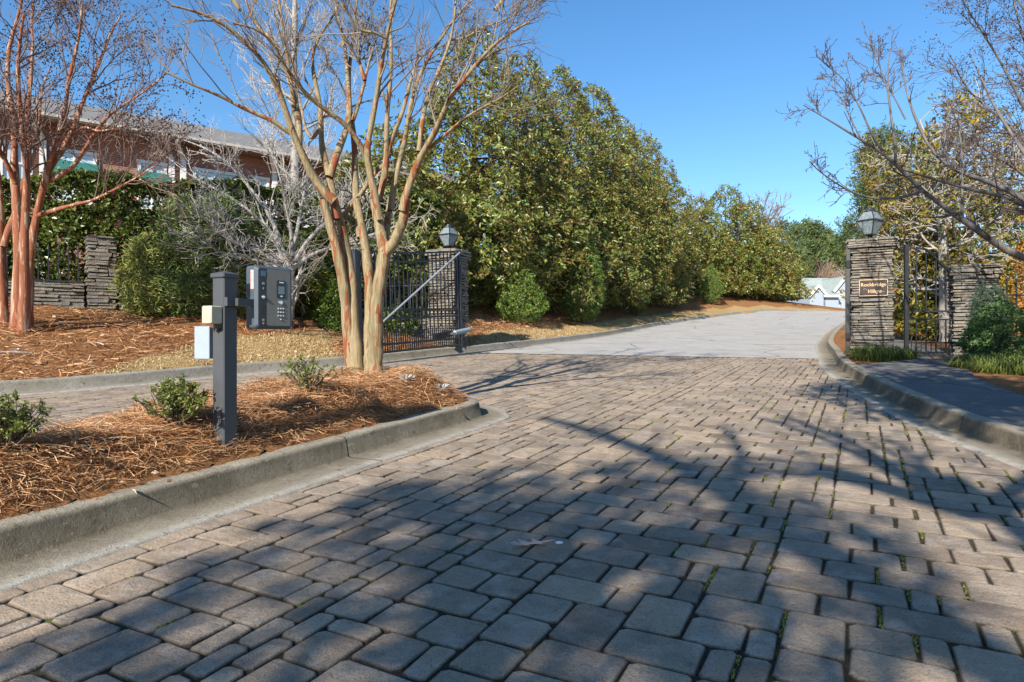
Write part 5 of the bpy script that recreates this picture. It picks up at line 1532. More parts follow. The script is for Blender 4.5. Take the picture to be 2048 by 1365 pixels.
# red barked crape myrtle on the bank, left
q = hit(35, 655, 8); YL = q.y
A1 = lambda pts, d, w=0.0, o=0.0: px(pts, 0, 0, 0.3663, YL + o, d, w)
lb_ = [
    (A1([(18, 1800), (12, 1600), (0, 1365), (0, 1100), (-15, 950), (-60, 700), (-90, 400), (-70, 100)], 0.4), 0.095, 0.02),
    (A1([(90, 1810), (96, 1600), (104, 1365), (92, 1200), (85, 1000), (70, 850), (88, 700), (60, 600), (40, 450), (30, 330), (60, 200), (110, 80), (130, -60)], 0.5, 0, -0.1), 0.095, 0.02),
    (A1([(128, 1820), (135, 1600), (132, 1365), (138, 1150), (150, 950), (135, 800), (112, 650), (102, 500), (92, 400), (102, 250), (130, 80)], -0.5, 0, -0.2), 0.088, 0.018),
    (A1([(150, 1790), (155, 1600), (164, 1365), (200, 1180), (240, 1000), (300, 800), (350, 650), (375, 540), (350, 470), (420, 300), (435, 180), (450, 20)], -0.6, 0, 0.1), 0.082, 0.015),
    (A1([(240, 970), (300, 880), (390, 740), (450, 560), (500, 450), (520, 380), (560, 300), (600, 180), (680, 60)], 0.6), 0.055, 0.010),
    (A1([(205, 1180), (260, 1160), (400, 1120), (500, 1100), (620, 1040), (750, 970), (860, 900)], -0.8), 0.040, 0.007),
    (A1([(245, 1000), (400, 920), (520, 720), (600, 620), (700, 560), (820, 480), (930, 380)], -0.3), 0.045, 0.008),
    (A1([(150, 940), (158, 800), (150, 640), (170, 400), (180, 250), (170, 100), (190, -40)], 0.3), 0.055, 0.012),
    (A1([(20, 1350), (40, 1250), (80, 1200), (110, 1040), (190, 850), (220, 600), (225, 480), (280, 360)], 0.8), 0.055, 0.010),
    (A1([(85, 1000), (20, 860), (-40, 780)], -0.5), 0.05, 0.02),
    (A1([(390, 740), (460, 690), (540, 720), (640, 700), (700, 690)], -0.5), 0.022, 0.006),
]
tw2 = [dict(per=11, tmin=0.45, tmax=1.0, ang=0.6, length=1.25, up=0.12, K=6, r0=0.55, r1=0.006, wob=0.16),
       dict(per=5, tmin=0.2, tmax=1.0, ang=0.6, length=0.62, up=0.08, K=5, r0=0.6, r1=0.0042, wob=0.18),
       dict(per=2.6, tmin=0.2, tmax=1.0, ang=0.65, length=0.32, up=0.05, K=4, r0=0.6, r1=0.0034, wob=0.2)]
bare_tree('crape_myrtle', 'leafless crape myrtle with deep red bark and dark seed heads on the left bank', q - Vector((0, 0, .05)), lb_, 'bark_red', 'twig_red', tw2, 'crape myrtles', seed=(420, 4.2, 1.9))

# low pale grey tree behind the call box
q = hit(574, 658, 8); YG = q.y
G_ = lambda pts, d=0.0, o=0.0: px(pts, 0, 0, 1.0, YG + o, d)
lc_ = [(G_([(570, 664), (576, 620), (580, 575), (578, 535)]), 0.15, 0.105),
       (G_([(578, 545), (566, 505), (548, 470), (520, 440), (470, 400), (425, 375), (370, 345), (330, 310)], 0.6), 0.055, 0.009),
       (G_([(576, 545), (585, 490), (580, 450), (570, 400), (560, 350), (540, 300), (500, 270)], -0.6), 0.055, 0.009),
       (G_([(580, 545), (600, 505), (625, 470), (660, 440), (700, 415), (740, 370), (770, 330)], 0.7), 0.06, 0.010),
       (G_([(576, 540), (540, 515), (500, 495), (455, 480), (420, 450), (380, 400)], -1.0), 0.06, 0.009),
       (G_([(582, 540), (630, 505), (690, 490), (740, 470), (790, 455), (830, 430)], -0.5), 0.055, 0.009),
       (G_([(576, 540), (560, 480), (540, 430), (500, 375), (460, 330), (420, 300), (340, 270)], 1.0), 0.06, 0.009),
       (G_([(580, 530), (595, 460), (605, 400), (620, 340), (610, 290)], 0.9), 0.055, 0.010),
       (G_([(575, 540), (520, 522), (470, 515), (430, 500), (400, 470)], -1.3), 0.045, 0.007)]
tw3 = [dict(per=16, tmin=0.25, tmax=1.0, ang=0.7, length=1.0, up=0.05, K=6, r0=0.5, r1=0.0065, wob=0.2),
       dict(per=5, tmin=0.15, tmax=1.0, ang=0.7, length=0.55, up=0.03, K=5, r0=0.6, r1=0.005, wob=0.22),
       dict(per=3, tmin=0.15, tmax=1.0, ang=0.7, length=0.28, up=0.0, K=4, r0=0.6, r1=0.004, wob=0.22)]
bare_tree('ornamental_tree', 'low spreading leafless tree with pale grey bark behind the call box', q - Vector((0, 0, .05)), lc_, 'bark_pale', 'twig_pale', tw3)

# tall straight pale tree behind the hedge
Yt = 19.5
T_ = lambda pts, d=0.0: px(pts, 0, 0, 1.0, Yt, d)
pb_ = at(592, 560, Yt); pb_.z = gz(pb_.x, pb_.y)
ld_ = [([pb_ - Vector((0, 0, .1)), at(592, 500, Yt), at(590, 300, Yt), at(588, 120, Yt), at(590, 0, Yt), at(592, -120, Yt), at(590, -300, Yt)], 0.17, 0.03)]
for (v0, u1, v1, d_) in [(330, 660, 210, 1), (300, 520, 190, -1), (250, 650, 120, -1), (220, 530, 90, 1.2), (180, 640, 40, .6), (140, 545, 10, -1.1), (100, 640, -40, 1), (50, 540, -100, .4), (360, 530, 280, 1), (390, 650, 300, -.8), (270, 700, 190, .3), (200, 480, 110, .2)]:
    ld_.append((T_([(590, v0), ((590 + u1) / 2 - 3, (v0 + v1) / 2 + 12), (u1, v1)], d_), 0.045, 0.010))
tw4 = [dict(per=10, tmin=0.2, tmax=1.0, ang=0.6, length=1.3, up=0.15, K=5, r0=0.4, r1=0.0075, wob=0.17),
       dict(per=6, tmin=0.15, tmax=1.0, ang=0.6, length=0.7, up=0.08, K=5, r0=0.6, r1=0.006, wob=0.18)]
bare_tree('tall_birch', 'tall straight leafless tree with a pale trunk behind the holly hedge', pb_, ld_, 'bark_pale', 'twig_pale', tw4)

# big dark limbed tree whose trunk stands outside the frame on the right
B6 = lambda pts, Y, d: px(pts, 1600, 0, 0.3516, Y, d)
tb = Vector((8.75, 9.1, gz(8.75, 9.1)))
fork = Vector((8.5, 9.15, 2.35))
le_ = [([tb - Vector((0, 0, .1)), Vector((8.72, 9.1, 1.6)), fork], 0.17, 0.13),
       ([fork] + B6([(1274, 1500), (1150, 1400), (1020, 1330), (900, 1230), (780, 1150), (690, 1090), (600, 1000), (545, 920), (470, 860), (350, 800), (250, 740), (180, 690), (90, 640), (20, 600)], 9.1, -0.5), 0.072, 0.006),
       ([fork] + B6([(1400, 1210), (1274, 1130), (1150, 1060), (1000, 1010), (850, 970), (740, 860), (660, 690), (610, 560), (590, 450), (570, 270)], 9.3, 0.6), 0.062, 0.006),
       (B6([(545, 920), (540, 800), (520, 680), (500, 520), (500, 350), (530, 230)], 8.75, 0.3), 0.022, 0.005),
       ([fork] + B6([(1380, 1230), (1274, 1160), (1100, 1100), (950, 1080), (800, 1030), (690, 1000), (560, 960)], 8.9, -0.7), 0.05, 0.008),
       (B6([(690, 1090), (560, 1130), (400, 1130), (280, 1090), (170, 1020), (90, 960), (55, 920)], 8.8, -0.8), 0.022, 0.005),
       (B6([(470, 860), (420, 790), (380, 700), (330, 590), (240, 440), (185, 400)], 8.7, -0.2), 0.017, 0.005),
       (B6([(600, 680), (540, 560), (480, 470), (420, 400), (350, 370)], 9.6, 0.3), 0.012, 0.005),
       (B6([(350, 800), (300, 700), (250, 590), (180, 480)], 8.6, 0.3), 0.012, 0.005),
       (B6([(500, 520), (460, 400), (400, 265)], 8.9, 0.1), 0.010, 0.005),
       ([fork] + B6([(1400, 1100), (1300, 900), (1200, 760), (1100, 600), (1020, 420), (960, 300)], 9.5, 1.2), 0.05, 0.007),
       (B6([(850, 970), (820, 800), (840, 660), (900, 520), (940, 400)], 9.5, 0.9), 0.022, 0.006),
       (B6([(920, 1240), (925, 1000), (920, 850), (900, 700)], 8.8, 0.2), 0.020, 0.007)]
tw5 = [dict(per=8, tmin=0.35, tmax=1.0, ang=0.7, length=0.62, up=0.10, K=5, r0=0.5, r1=0.0045, wob=0.16),
       dict(per=4.5, tmin=0.1, tmax=1.0, ang=0.8, length=0.24, up=0.06, K=4, r0=0.7, r1=0.0036, wob=0.18),
       dict(per=2.6, tmin=0.1, tmax=1.0, ang=0.9, length=0.05, up=0.05, K=3, r0=0.9, r1=0.0045, wob=0.1)]
bare_tree('cherry_tree', 'leafless dark limbed tree reaching in over the lower stone pillar from the right', tb, le_, 'bark_grey', 'twig_dark', tw5)

# crape myrtle with seed heads, upper right
tc = Vector((10.4, 10.6, gz(10.4, 10.6)))
fk = Vector((10.2, 10.6, 3.0))
lf_ = [([tc - Vector((0, 0, .1)), Vector((10.3, 10.6, 1.9)), fk], 0.12, 0.085)]
for (pts, d) in [([(2090, 300), (2040, 200), (2000, 120), (1960, 60), (1925, 0)], -0.6), ([(2090, 330), (2030, 260), (1980, 220), (1930, 180), (1905, 120)], 0.4), ([(2100, 250), (2060, 120), (2030, 20), (2010, -80)], 0.6), ([(2090, 380), (2020, 330), (1970, 300), (1930, 270)], -0.4), ([(2110, 180), (2080, 60), (2060, -60)], -0.5), ([(2095, 420), (2040, 400), (1985, 350), (1960, 290)], 0.8), ([(2110, 140), (2050, 20), (1990, -60)], 0.1)]:
    lf_.append(([fk] + px(pts, 0, 0, 1.0, 10.4, d), 0.045, 0.008))
tw6 = [dict(per=14, tmin=0.4, tmax=1.0, ang=0.65, length=0.9, up=0.02, K=5, r0=0.5, r1=0.005, wob=0.18),
       dict(per=5, tmin=0.2, tmax=1.0, ang=0.65, length=0.5, up=0.0, K=5, r0=0.6, r1=0.004, wob=0.2),
       dict(per=2.4, tmin=0.3, tmax=1.0, ang=0.6, length=0.25, up=0.0, K=4, r0=0.6, r1=0.0032, wob=0.2)]
bare_tree('crape_myrtle', 'leafless crape myrtle hung with dark seed heads at the upper right', tc, lf_, 'bark_grey', 'twig_dark', tw6, 'crape myrtles', seed=(330, 3.7, 1.5))

# big leaved yellowing trees behind the walk gate
def leafy_extra(nclump, m, L, Wd, per=7, lev=-1, mu=0.5, prob=1.0, zlo=None):
    def f(t, levs):
        Q = levs[lev][0]; tip = Q[:, -1]; j = R.permutation(len(tip))[:nclump]; c = tip[j]
        d = unit(Q[j, -1] - Q[j, -2])
        bag = Bag(); V, F, T = rosettes(c, d, per, L, Wd, 0.7, 0.35, tone_mu=mu)
        bag.add(V, F, T); bag.obj('crown', M[m], t, tuple(t.location))
    return f
for (u, v, Yb, spec, lab, ncl, mu, hscale) in [
        (1895, 690, 17.5, [(1886, 470, -.2), (1870, 330, .4), (1840, 240, .8)], 'pale trunked big leaved tree with yellowing leaves directly behind the walk gate', 950, 0.45, 1),
        (1932, 690, 19.5, [(1935, 480, .2), (1950, 330, -.4), (1960, 180, .6)], 'second pale trunked tree with sparse bronze leaves behind the lower stone pillar', 450, 0.62, 1),
        (1815, 680, 22.5, [(1815, 520, -.2), (1812, 400, .4), (1800, 290, .2)], 'dense bronze and olive tree rising behind the plaque pillar and its lantern', 2600, 0.30, 1)]:
    p = at(u, v, Yb); p.z = gz(p.x, p.y)
    lg = [([p - Vector((0, 0, .15))] + [at(a, b, Yb + c) for a, b, c in spec], 0.19, 0.02)]
    u1, v1 = spec[-1][0], spec[-1][1]
    for k in range(26):
        f = R.uniform(0.08, 0.92); vv = 640 + (v1 - 640) * f; uu = np.interp(vv, [spec[2][1], spec[1][1], spec[0][1], v], [spec[2][0], spec[1][0], spec[0][0], u])
        a = R.uniform(0, 6.28); L_ = (1.45 if Yb > 20 else 2.2) * (1.1 - 0.6 * f) * R.uniform(0.7, 1.15)
        c = at(uu, vv, Yb)
        e = Vector((math.cos(a) * L_, math.sin(a) * L_, R.uniform(0.0, 0.9) * L_ * 0.7 - 0.15))
        lg.append(([c, c + e * 0.5 + Vector((0, 0, 0.12)), c + e], 0.04, 0.010))
    tw7 = [dict(per=9, tmin=0.2, tmax=1.0, ang=0.75, length=1.0, up=0.08, K=5, r0=0.5, r1=0.008, wob=0.22),
           dict(per=5, tmin=0.2, tmax=1.0, ang=0.8, length=0.45, up=0.04, K=4, r0=0.6, r1=0.006, wob=0.22)]
    bare_tree('magnolia_tree', lab, p, lg, 'bark_pale', 'twig_pale', tw7, None, extra=leafy_extra(ncl, 'leaf_fall', 0.17, 0.065, 8, -1, mu))
cone_evergreen('magnolia_tree', 'dark evergreen filling in low behind the walk gate bars', 'tree', Gp(11.9, 18.5), 3.0, 1.15, M['leaf_fall'], 1300, 8, 0.16, 0.06, None, pw=0.4, tone_mu=0.35, lumpy=0.3)
cone_evergreen('evergreen_tree', 'dark evergreen tree filling the gap between the plaque pillar and the walk gate', 'tree', Gp(14.1, 24.2), 4.6, 1.25, M['leaf_holly'], 1100, 9, 0.15, 0.06, None, pw=0.35, lumpy=0.3)
cone_evergreen('evergreen_tree', 'dark evergreen tree behind the lower stone pillar and the iron fence', 'tree', Gp(17.6, 23.5), 4.8, 1.7, M['leaf_holly'], 1300, 9, 0.15, 0.06, None, pw=0.4, lumpy=0.3)
bush('rust_shrub', 'orange and rust leaved shrub behind the iron fence at the right edge', Gp(13.0, 16.2), 2.6, 2.6, M['leaf_rust'], 1500, 8, 0.10, 0.045, None, tone_mu=0.5, lumpy=0.35)
bush('rust_shrub', 'thin golden shrub behind the lower stone pillar', Gp(11.4, 16.0), 1.9, 1.6, M['leaf_fall'], 500, 8, 0.11, 0.05, None, tone_mu=0.75, lumpy=0.35)

# ------------------------------------------------------------------ pines and far woods
def pine(label, x, y, h, crown_lo, rb, group, n_whorl=26, m='leaf_pine', per=26, L=0.55, Wd=0.10):
    z = gz(x, y); t = thing('pine_tree', label, 'tree', (x, y, z - 0.2), 0, group)
    K = 8; tp = np.column_stack([np.cumsum(R.normal(0, 0.10, K)), np.cumsum(R.normal(0, 0.10, K)), np.linspace(0, h, K)])
    tr = np.linspace(0.018 * h, 0.03, K)
    b = Bag(); b.add(*tubes(tp[None], tr[None], 7))
    N = n_whorl * 3; f = R.uniform(crown_lo, 1.0, N); zc = f * h
    cx = np.interp(zc, tp[:, 2], tp[:, 0]); cy = np.interp(zc, tp[:, 2], tp[:, 1])
    a = R.uniform(0, 6.28, N); g = (f - crown_lo) / (1 - crown_lo)
    Lb = rb * np.sqrt(np.clip(1 - (2 * g - 0.75) ** 2 / 1.6, 0.06, 1)) * R.uniform(0.6, 1.15, N)
    up = R.uniform(0.05, 0.5, N)
    P = np.stack([np.stack([cx + np.cos(a) * Lb * s, cy + np.sin(a) * Lb * s, zc + up * Lb * s * s], -1) for s in (0, .35, .7, 1)], 1)
    rr = np.tile(np.linspace(0.05, 0.015, 4), (N, 1)); b.add(*tubes(P, rr, 4))
    b.obj('trunk', M['bark_dark'], t)
    C = np.vstack([P[:, 3], P[:, 2], P[:, 3] + R.normal(0, 0.35, (N, 3)), P[:, 2] + R.normal(0, 0.4, (N, 3))])
    bag = Bag(); bag.add(*rosettes(C, np.tile([0, 0, 1.0], (len(C), 1)) + R.normal(0, .4, (len(C), 3)), per, L, Wd, 0.9, 0.55, droop=0.0))
    bag.obj('crown', M[m], t)
    return t
gpn = 'pines beyond the end of the road'
for i, (u, vt, Y, rb, lo, lab) in enumerate([
        (1568, 448, 122, 3.4, .45, 'far pine half hidden by the last magnolia'), (1600, 446, 128, 3.6, .45, 'tallest far pine with a broad rounded crown'),
        (1632, 452, 125, 3.2, .40, 'far pine with a pointed crown in the middle of the gap'), (1656, 466, 130, 3.2, .42, 'far pine right of the middle of the gap'),
        (1676, 482, 118, 2.8, .35, 'shorter far pine nearest the plaque pillar'), (1618, 490, 108, 2.6, .30, 'lower far pine in front of the taller ones'),
        (1584, 500, 104, 2.6, .25, 'low bushy pine at the edge of the last magnolia'), (1650, 505, 138, 3.4, .20, 'dark pine deep in the gap behind the brown trees'),
        (1690, 500, 134, 3.2, .25, 'far pine partly behind the plaque pillar')]):
    x = (u - CU) / FPX * Y; z = gz(x, Y)
    pine(lab, x, Y, CH + (CV - vt) / FPX * Y - z, lo, rb, gpn, 20, per=16, L=0.75, Wd=0.22)
for (u, vt, Y, rb, lab) in [(1405, 470, 96, 6.0, 'dark far evergreen filling behind the first lower magnolias'), (1460, 480, 100, 6.0, 'dark far evergreen behind the middle of the lower magnolias'), (1515, 500, 98, 5.5, 'dark far evergreen behind the last lower magnolias'), (1560, 520, 102, 4.5, 'dark far evergreen at the end of the lower magnolias')]:
    x = (u - CU) / FPX * Y; z = gz(x, Y)
    cone_evergreen('cedar_tree', lab, 'tree', (x, Y, z - .2), CH + (CV - vt) / FPX * Y - z, rb, M['leaf_pine'], 1000, 9, 0.7, 0.3, 'far evergreens behind the road bend', pw=0.4, skirt=0.05)
gb = 'leafless brown trees beyond the end of the road'
for i, (u, vt, Y, sp, lab) in enumerate([(1622, 530, 106, 2.6, 'hazy brown leafless tree above the pink roofed building'), (1660, 515, 108, 3.2, 'hazy brown leafless tree above the pale house'), (1690, 520, 110, 3.2, 'hazy brown leafless tree beside the plaque pillar'), (1640, 540, 104, 2.4, 'low brown leafless tree between the far houses'), (1676, 535, 103, 2.6, 'brown leafless tree behind the pale house roof')]):
    x = (u - CU) / FPX * Y; z = gz(x, Y); h = CH + (CV - vt) / FPX * Y - z
    lm = [([Vector((x, Y, z - .2)), Vector((x + .1, Y, z + h * .35)), Vector((x, Y, z + h * .8))], 0.2, 0.05)]
    for k in range(12):
        a = R.uniform(0, 6.28); f = R.uniform(.2, .6); s_ = Vector((x, Y, z + h * f))
        lm.append(([s_, s_ + Vector((math.cos(a) * sp * .5, math.sin(a) * sp * .5, h * .2)), s_ + Vector((math.cos(a) * sp, math.sin(a) * sp, h * (.92 - f) * R.uniform(.6, 1)))], 0.08, 0.03))
    bare_tree('leafless_tree', lab, (x, Y, z), lm, 'twig_brown', 'twig_brown', [dict(per=11, tmin=0.15, tmax=1.0, ang=0.55, length=2.2, up=0.25, K=4, r0=0.5, r1=0.03, wob=0.15), dict(per=7, tmin=0.1, tmax=1.0, ang=0.55, length=1.2, up=0.2, K=4, r0=0.6, r1=0.022, wob=0.18)], gb, K=6, sides=5)
# oak behind the lower magnolia group, and the one peeping over the step
for (u, vt, Y, sp, lab) in [(1508, 372, 72, 4.2, 'bare spreading oak showing above the lower magnolias'), (1388, 385, 66, 1.8, 'bare grey tree top in the step between the magnolias')]:
    x = (u - CU) / FPX * Y; z = gz(x, Y); h = CH + (CV - vt) / FPX * Y - z
    lm = [([Vector((x, Y, z - .2)), Vector((x + .2, Y, z + h * .3)), Vector((x + .1, Y, z + h * .62))], 0.28, 0.12)]
    for k in range(16):
        a = R.uniform(0, 6.28); f = R.uniform(.4, .62); s_ = Vector((x + .1, Y, z + h * f)); e = sp * R.uniform(.5, 1)
        lm.append(([s_, s_ + Vector((math.cos(a) * e * .5, math.sin(a) * e * .5, h * .16)), s_ + Vector((math.cos(a) * e, math.sin(a) * e, h * (.97 - f) * math.sqrt(max(0.1, 1 - (e / sp) ** 2 * 0.75))))], 0.10, 0.03))
    bare_tree('oak_tree', lab, (x, Y, z), lm, 'bark_grey', 'twig_brown', [dict(per=8, tmin=0.3, tmax=1.0, ang=0.7, length=1.5, up=0.1, K=5, r0=0.5, r1=0.022, wob=0.25), dict(per=4, tmin=0.2, tmax=1.0, ang=0.7, length=0.8, up=0.05, K=4, r0=0.6, r1=0.015, wob=0.25)], None, K=7, sides=6)
# pine behind the right hand lantern
pine('dark pine behind the plaque pillar lantern', (1768 - CU) / FPX * 40, 40, CH + (CV - 268) / FPX * 40 - gz(21.5, 40), 0.52, 1.75, None, 30, per=22, L=0.34, Wd=0.06)
pine('pine with a thin side bough left of the plaque pillar lantern', (1722 - CU) / FPX * 52, 52, CH + (CV - 430) / FPX * 52 - gz(26.6, 52), 0.62, 1.35, None, 18, per=20, L=0.36, Wd=0.07)

# ------------------------------------------------------------------ brick building behind the hedge
def quad_uv(name, P, m, parent, w, h, back=None):
    """a slab with its own thickness: P four corners (bl, br, tr, tl), uv in metres"""
    P = [Vector(p) for p in P]
    nrm = (P[1] - P[0]).cross(P[3] - P[0]).normalized() * (back or 0.12)
    V = [tuple(p) for p in P] + [tuple(p - nrm) for p in P]
    F = [(0, 1, 2, 3), (7, 6, 5, 4), (0, 4, 5, 1), (1, 5, 6, 2), (2, 6, 7, 3), (3, 7, 4, 0)]
    uv = [(0, 0), (w, 0), (w, h), (0, h)] * 2
    return mk(name, V, np.array(F), m, parent, uv=uv)

b0 = Vector((-16.9, 22.0, 0)); brz = math.atan2(4.9, 6.6)
tB = thing('brick_building', 'long red brick building with grey roof, white downspouts and teal awnings', 'building', (b0.x, b0.y, 1.6), brz)
LB, EZ = 19.5, 7.2      # wall length along local x, eave height above base; local -y faces the drive
quad_uv('wall', [(-8, 0.75, 0), (LB, 0.75, 0), (LB, 0.75, EZ), (-8, 0.75, EZ)], M['brick'], tB, LB + 8, EZ, 0.3)
quad_uv('end_wall', [(LB, 0.75, 0), (LB, 9, 0), (LB, 9, EZ), (LB, 0.75, EZ)], M['brick'], tB, 8.25, EZ, 0.3)
quad_uv('roof', [(-8.3, -0.05, EZ + 0.10), (LB + 0.6, -0.05, EZ + 0.10), (LB - 3.0, 4.6, EZ + 2.0), (-8.3, 4.6, EZ + 2.0)], M['shingle'], tB, LB + 8.9, 5.0, 0.12)
quad_uv('roof', [(LB + 0.6, -0.05, EZ + 0.10), (LB + 0.6, 9.5, EZ + 0.10), (LB - 3.0, 4.6, EZ + 2.0), (LB - 3.0, 4.55, EZ + 2.0)], M['shingle'], tB, 9.5, 5.0, 0.12)
MB().box(((LB - 8) / 2 + 0.15, 0.36, EZ - 0.03), (LB + 8.6, 0.72, 0.05)).obj('soffit', plain('shaded_soffit', (0.16, 0.11, 0.085), 0.8), tB)
MB().box(((LB - 8) / 2 + 0.15, 0.02, EZ + 0.04), (LB + 8.7, 0.06, 0.13)).obj('fascia', M['white'], tB)
MB().box(((LB - 8) / 2 + 0.15, -0.07, EZ + 0.06), (LB + 8.7, 0.11, 0.10)).obj('gutter', plain('weathered_gutter', (0.42, 0.40, 0.37), 0.6), tB)
def bx_at(u, Yguess=None):
    """local x on the wall face under photo column u"""
    best = min(np.arange(-6, LB, 0.02), key=lambda x: abs((lambda w: CU + FPX * w.x / w.y - u)(b0 + Matrix.Rotation(brz, 3, 'Z') @ Vector((x, 0.75, 0)))))
    return float(best)
for u in (85, 342, 365, 548):
    x = bx_at(u)
    MB().bar((x - 0.35, -0.02, EZ - 0.05), (x, 0.62, EZ - 0.62), 0.15, 0.10).box((x, 0.65, EZ / 2 - 0.32), (0.20, 0.12, EZ - 0.65)).obj('downspout', M['white'], tB)
for (ua, ub) in ((2, 62), (105, 190), (278, 330), (388, 470), (500, 535), (575, 640)):
    xa, xb = bx_at(ua), bx_at(ub); w = xb - xa; xm = (xa + xb) / 2; zt = EZ - 0.95
    f = MB()
    for (cx, cz, sx, sz) in ((xm, zt + 0.05, w + 0.16, 0.12), (xm, zt - 1.75, w + 0.16, 0.12), (xa, zt - 0.85, 0.10, 1.7), (xb, zt - 0.85, 0.10, 1.7), (xm, zt - 0.85, 0.06, 1.7), (xm, zt - 0.62, w - 0.1, 0.06)):
        f.box((cx, 0.71, cz), (sx, 0.10, sz))
    fo = f.obj('window', M['white'], tB)
    MB().box((xm, 0.735, zt - 0.85), (w - 0.08, 0.04, 1.66)).obj('pane', M['panepale'], fo)
    if ua in (105, 388, 278):
        P = [(xa - 0.1, -0.35, zt - 1.05), (xb + 0.1, -0.35, zt - 1.05), (xb + 0.1, 0.68, zt - 0.30), (xa - 0.1, 0.68, zt - 0.30)]
        quad_uv('awning', P, M['awning'], tB, w, 1.2, 0.03)
        quad_uv('awning_valance', [(xa - 0.1, -0.355, zt - 1.28), (xb + 0.1, -0.355, zt - 1.28), (xb + 0.1, -0.355, zt - 1.06), (xa - 0.1, -0.355, zt - 1.06)], M['awning'], tB, w, 0.2, 0.02)
# farther wing, seen between the crape myrtle stems
w0 = at(640, 560, 33); 
tW = thing('brick_building', 'farther red brick wing with a grey roof seen between the crape myrtle stems', 'building', (w0.x, w0.y, 1.6), rad(14))
wz = CH + (CV - 352) / FPX * 33 - 1.6
quad_uv('wall', [(-2, 0, 0), (6.2, 0, 0), (6.2, 0, wz), (-2, 0, wz)], M['brick'], tW, 8.2, wz, 0.3)
quad_uv('roof', [(-2.4, -0.5, wz), (6.6, -0.5, wz), (5.2, 3.5, wz + 1.35), (-2.4, 3.5, wz + 1.35)], M['shingle'], tW, 9, 4.2, 0.12)
MB().box((2.1, -0.48, wz - 0.06), (9.0, 0.10, 0.18)).obj('fascia', M['white'], tW)
for x in (1.3, 3.2):
    f = MB()
    for (cx, cz, sx, sz) in ((x, wz - .55, 0.95, .1), (x, wz - 1.75, 0.95, .1), (x - .43, wz - 1.15, .09, 1.1), (x + .43, wz - 1.15, .09, 1.1), (x, wz - 1.15, .05, 1.1)): f.box((cx, -0.04, cz), (sx, 0.1, sz))
    fo = f.obj('window', M['white'], tW); MB().box((x, -0.01, wz - 1.15), (0.8, 0.05, 1.1)).obj('pane', M['panepale'], fo)
quad_uv('lean_to_roof', [(0.6, -2.4, wz - 3.0), (5.4, -2.4, wz - 3.0), (5.4, -0.02, wz - 2.0), (0.6, -0.02, wz - 2.0)], plain('red_tile', (0.30, 0.10, 0.07), 0.9, var=0.2, scale=6), tW, 5, 2.6, 0.1)
quad_uv('lean_to_wall', [(0.8, -2.2, 0), (5.2, -2.2, 0), (5.2, -2.2, wz - 3.0), (0.8, -2.2, wz - 3.0)], M['brick'], tW, 4.4, wz - 3, 0.2)

# ------------------------------------------------------------------ houses beyond the crest
YH = 88.0
def W_(u, v, Y=YH): return at(u, v, Y)
h0 = W_(1640, 625); hz = gz(h0.x + 3, YH) 
tH = thing('house', 'pale blue house with grey green roof and white gables below the crest', 'house', (h0.x - 1.75, YH, hz), rad(6))
def lz(v, Y=YH): return CH + (CV - v) / FPX * Y - hz
def lx(u, Y=YH): return (u - CU) / FPX * Y - h0.x
# main block: ridge from u=1655 at v=550, eaves v=592 ; big gable wing at right
er, rr_ = lz(590), lz(551)
quad_uv('wall', [(lx(1640), 0, 0), (lx(1740), 0, 0), (lx(1740), 0, er), (lx(1640), 0, er)], M['siding'], tH, 6, 6, 0.2)
quad_uv('roof', [(lx(1632), -0.6, er - 0.2), (lx(1748), -0.6, er - 0.2), (lx(1740), 3.6, rr_), (lx(1657), 3.6, rr_)], M['greenroof'], tH, 8, 5, 0.15)
quad_uv('roof', [(lx(1632), 8.0, er - 0.2), (lx(1632), -0.6, er - 0.2), (lx(1657), 3.6, rr_), (lx(1657), 3.65, rr_)], M['greenroof'], tH, 8, 5, 0.15)
def gable(x0, x1, yf, z_e, z_p, depth, parent, oh=0.25):
    xm = (x0 + x1) / 2
    MB().add([(x0, yf, 0), (x1, yf, 0), (x1, yf, z_e), (xm, yf, z_p), (x0, yf, z_e), (x0, yf + depth, 0), (x1, yf + depth, 0), (x1, yf + depth, z_e), (xm, yf + depth, z_p), (x0, yf + depth, z_e)],
             [(0, 1, 2, 3, 4), (9, 8, 7, 6, 5), (0, 5, 6, 1), (1, 6, 7, 2), (4, 9, 5, 0)]).obj('gable_wall', M['siding'], parent)
    sl = (z_p - z_e) / (xm - x0)
    for s in (-1, 1):
        xe = xm + s * (xm - x0 + oh); ze = z_p - sl * (xm - x0 + oh)
        a, b = (xe, yf - oh, ze + 0.06), (xm, yf - oh, z_p + 0.10)
        c, d = (xm, yf + depth, z_p + 0.10), (xe, yf + depth, ze + 0.06)
        P = [a, b, c, d] if s < 0 else [b, a, d, c]
        quad_uv('gable_roof', P, M['greenroof'], parent, 3, depth, 0.14)
        MB().bar((xe, yf - oh - 0.02, ze - 0.02), (xm, yf - oh - 0.02, z_p + 0.02), 0.10, 0.30).obj('barge_board', M['white'], parent)
gable(lx(1678), lx(1724), -2.2, lz(582), lz(556), 6.0, tH)
gable(lx(1620), lx(1652), -3.0, lz(593), lz(576), 6.0, tH)
quad_uv('porch_roof', [(lx(1646), -3.4, lz(595)), (lx(1680), -3.4, lz(595)), (lx(1680), -0.4, lz(578)), (lx(1646), -0.4, lz(578))], M['greenroof'], tH, 3, 3, 0.15)
MB().box((lx(1662), -3.42, lz(596)), (lx(1680) - lx(1646), 0.12, 0.26)).obj('porch_fascia', M['white'], tH)
quad_uv('porch_wall', [(lx(1648), -3.0, 0), (lx(1679), -3.0, 0), (lx(1679), -3.0, lz(597)), (lx(1648), -3.0, lz(597))], M['siding'], tH, 3, 3, 0.15)
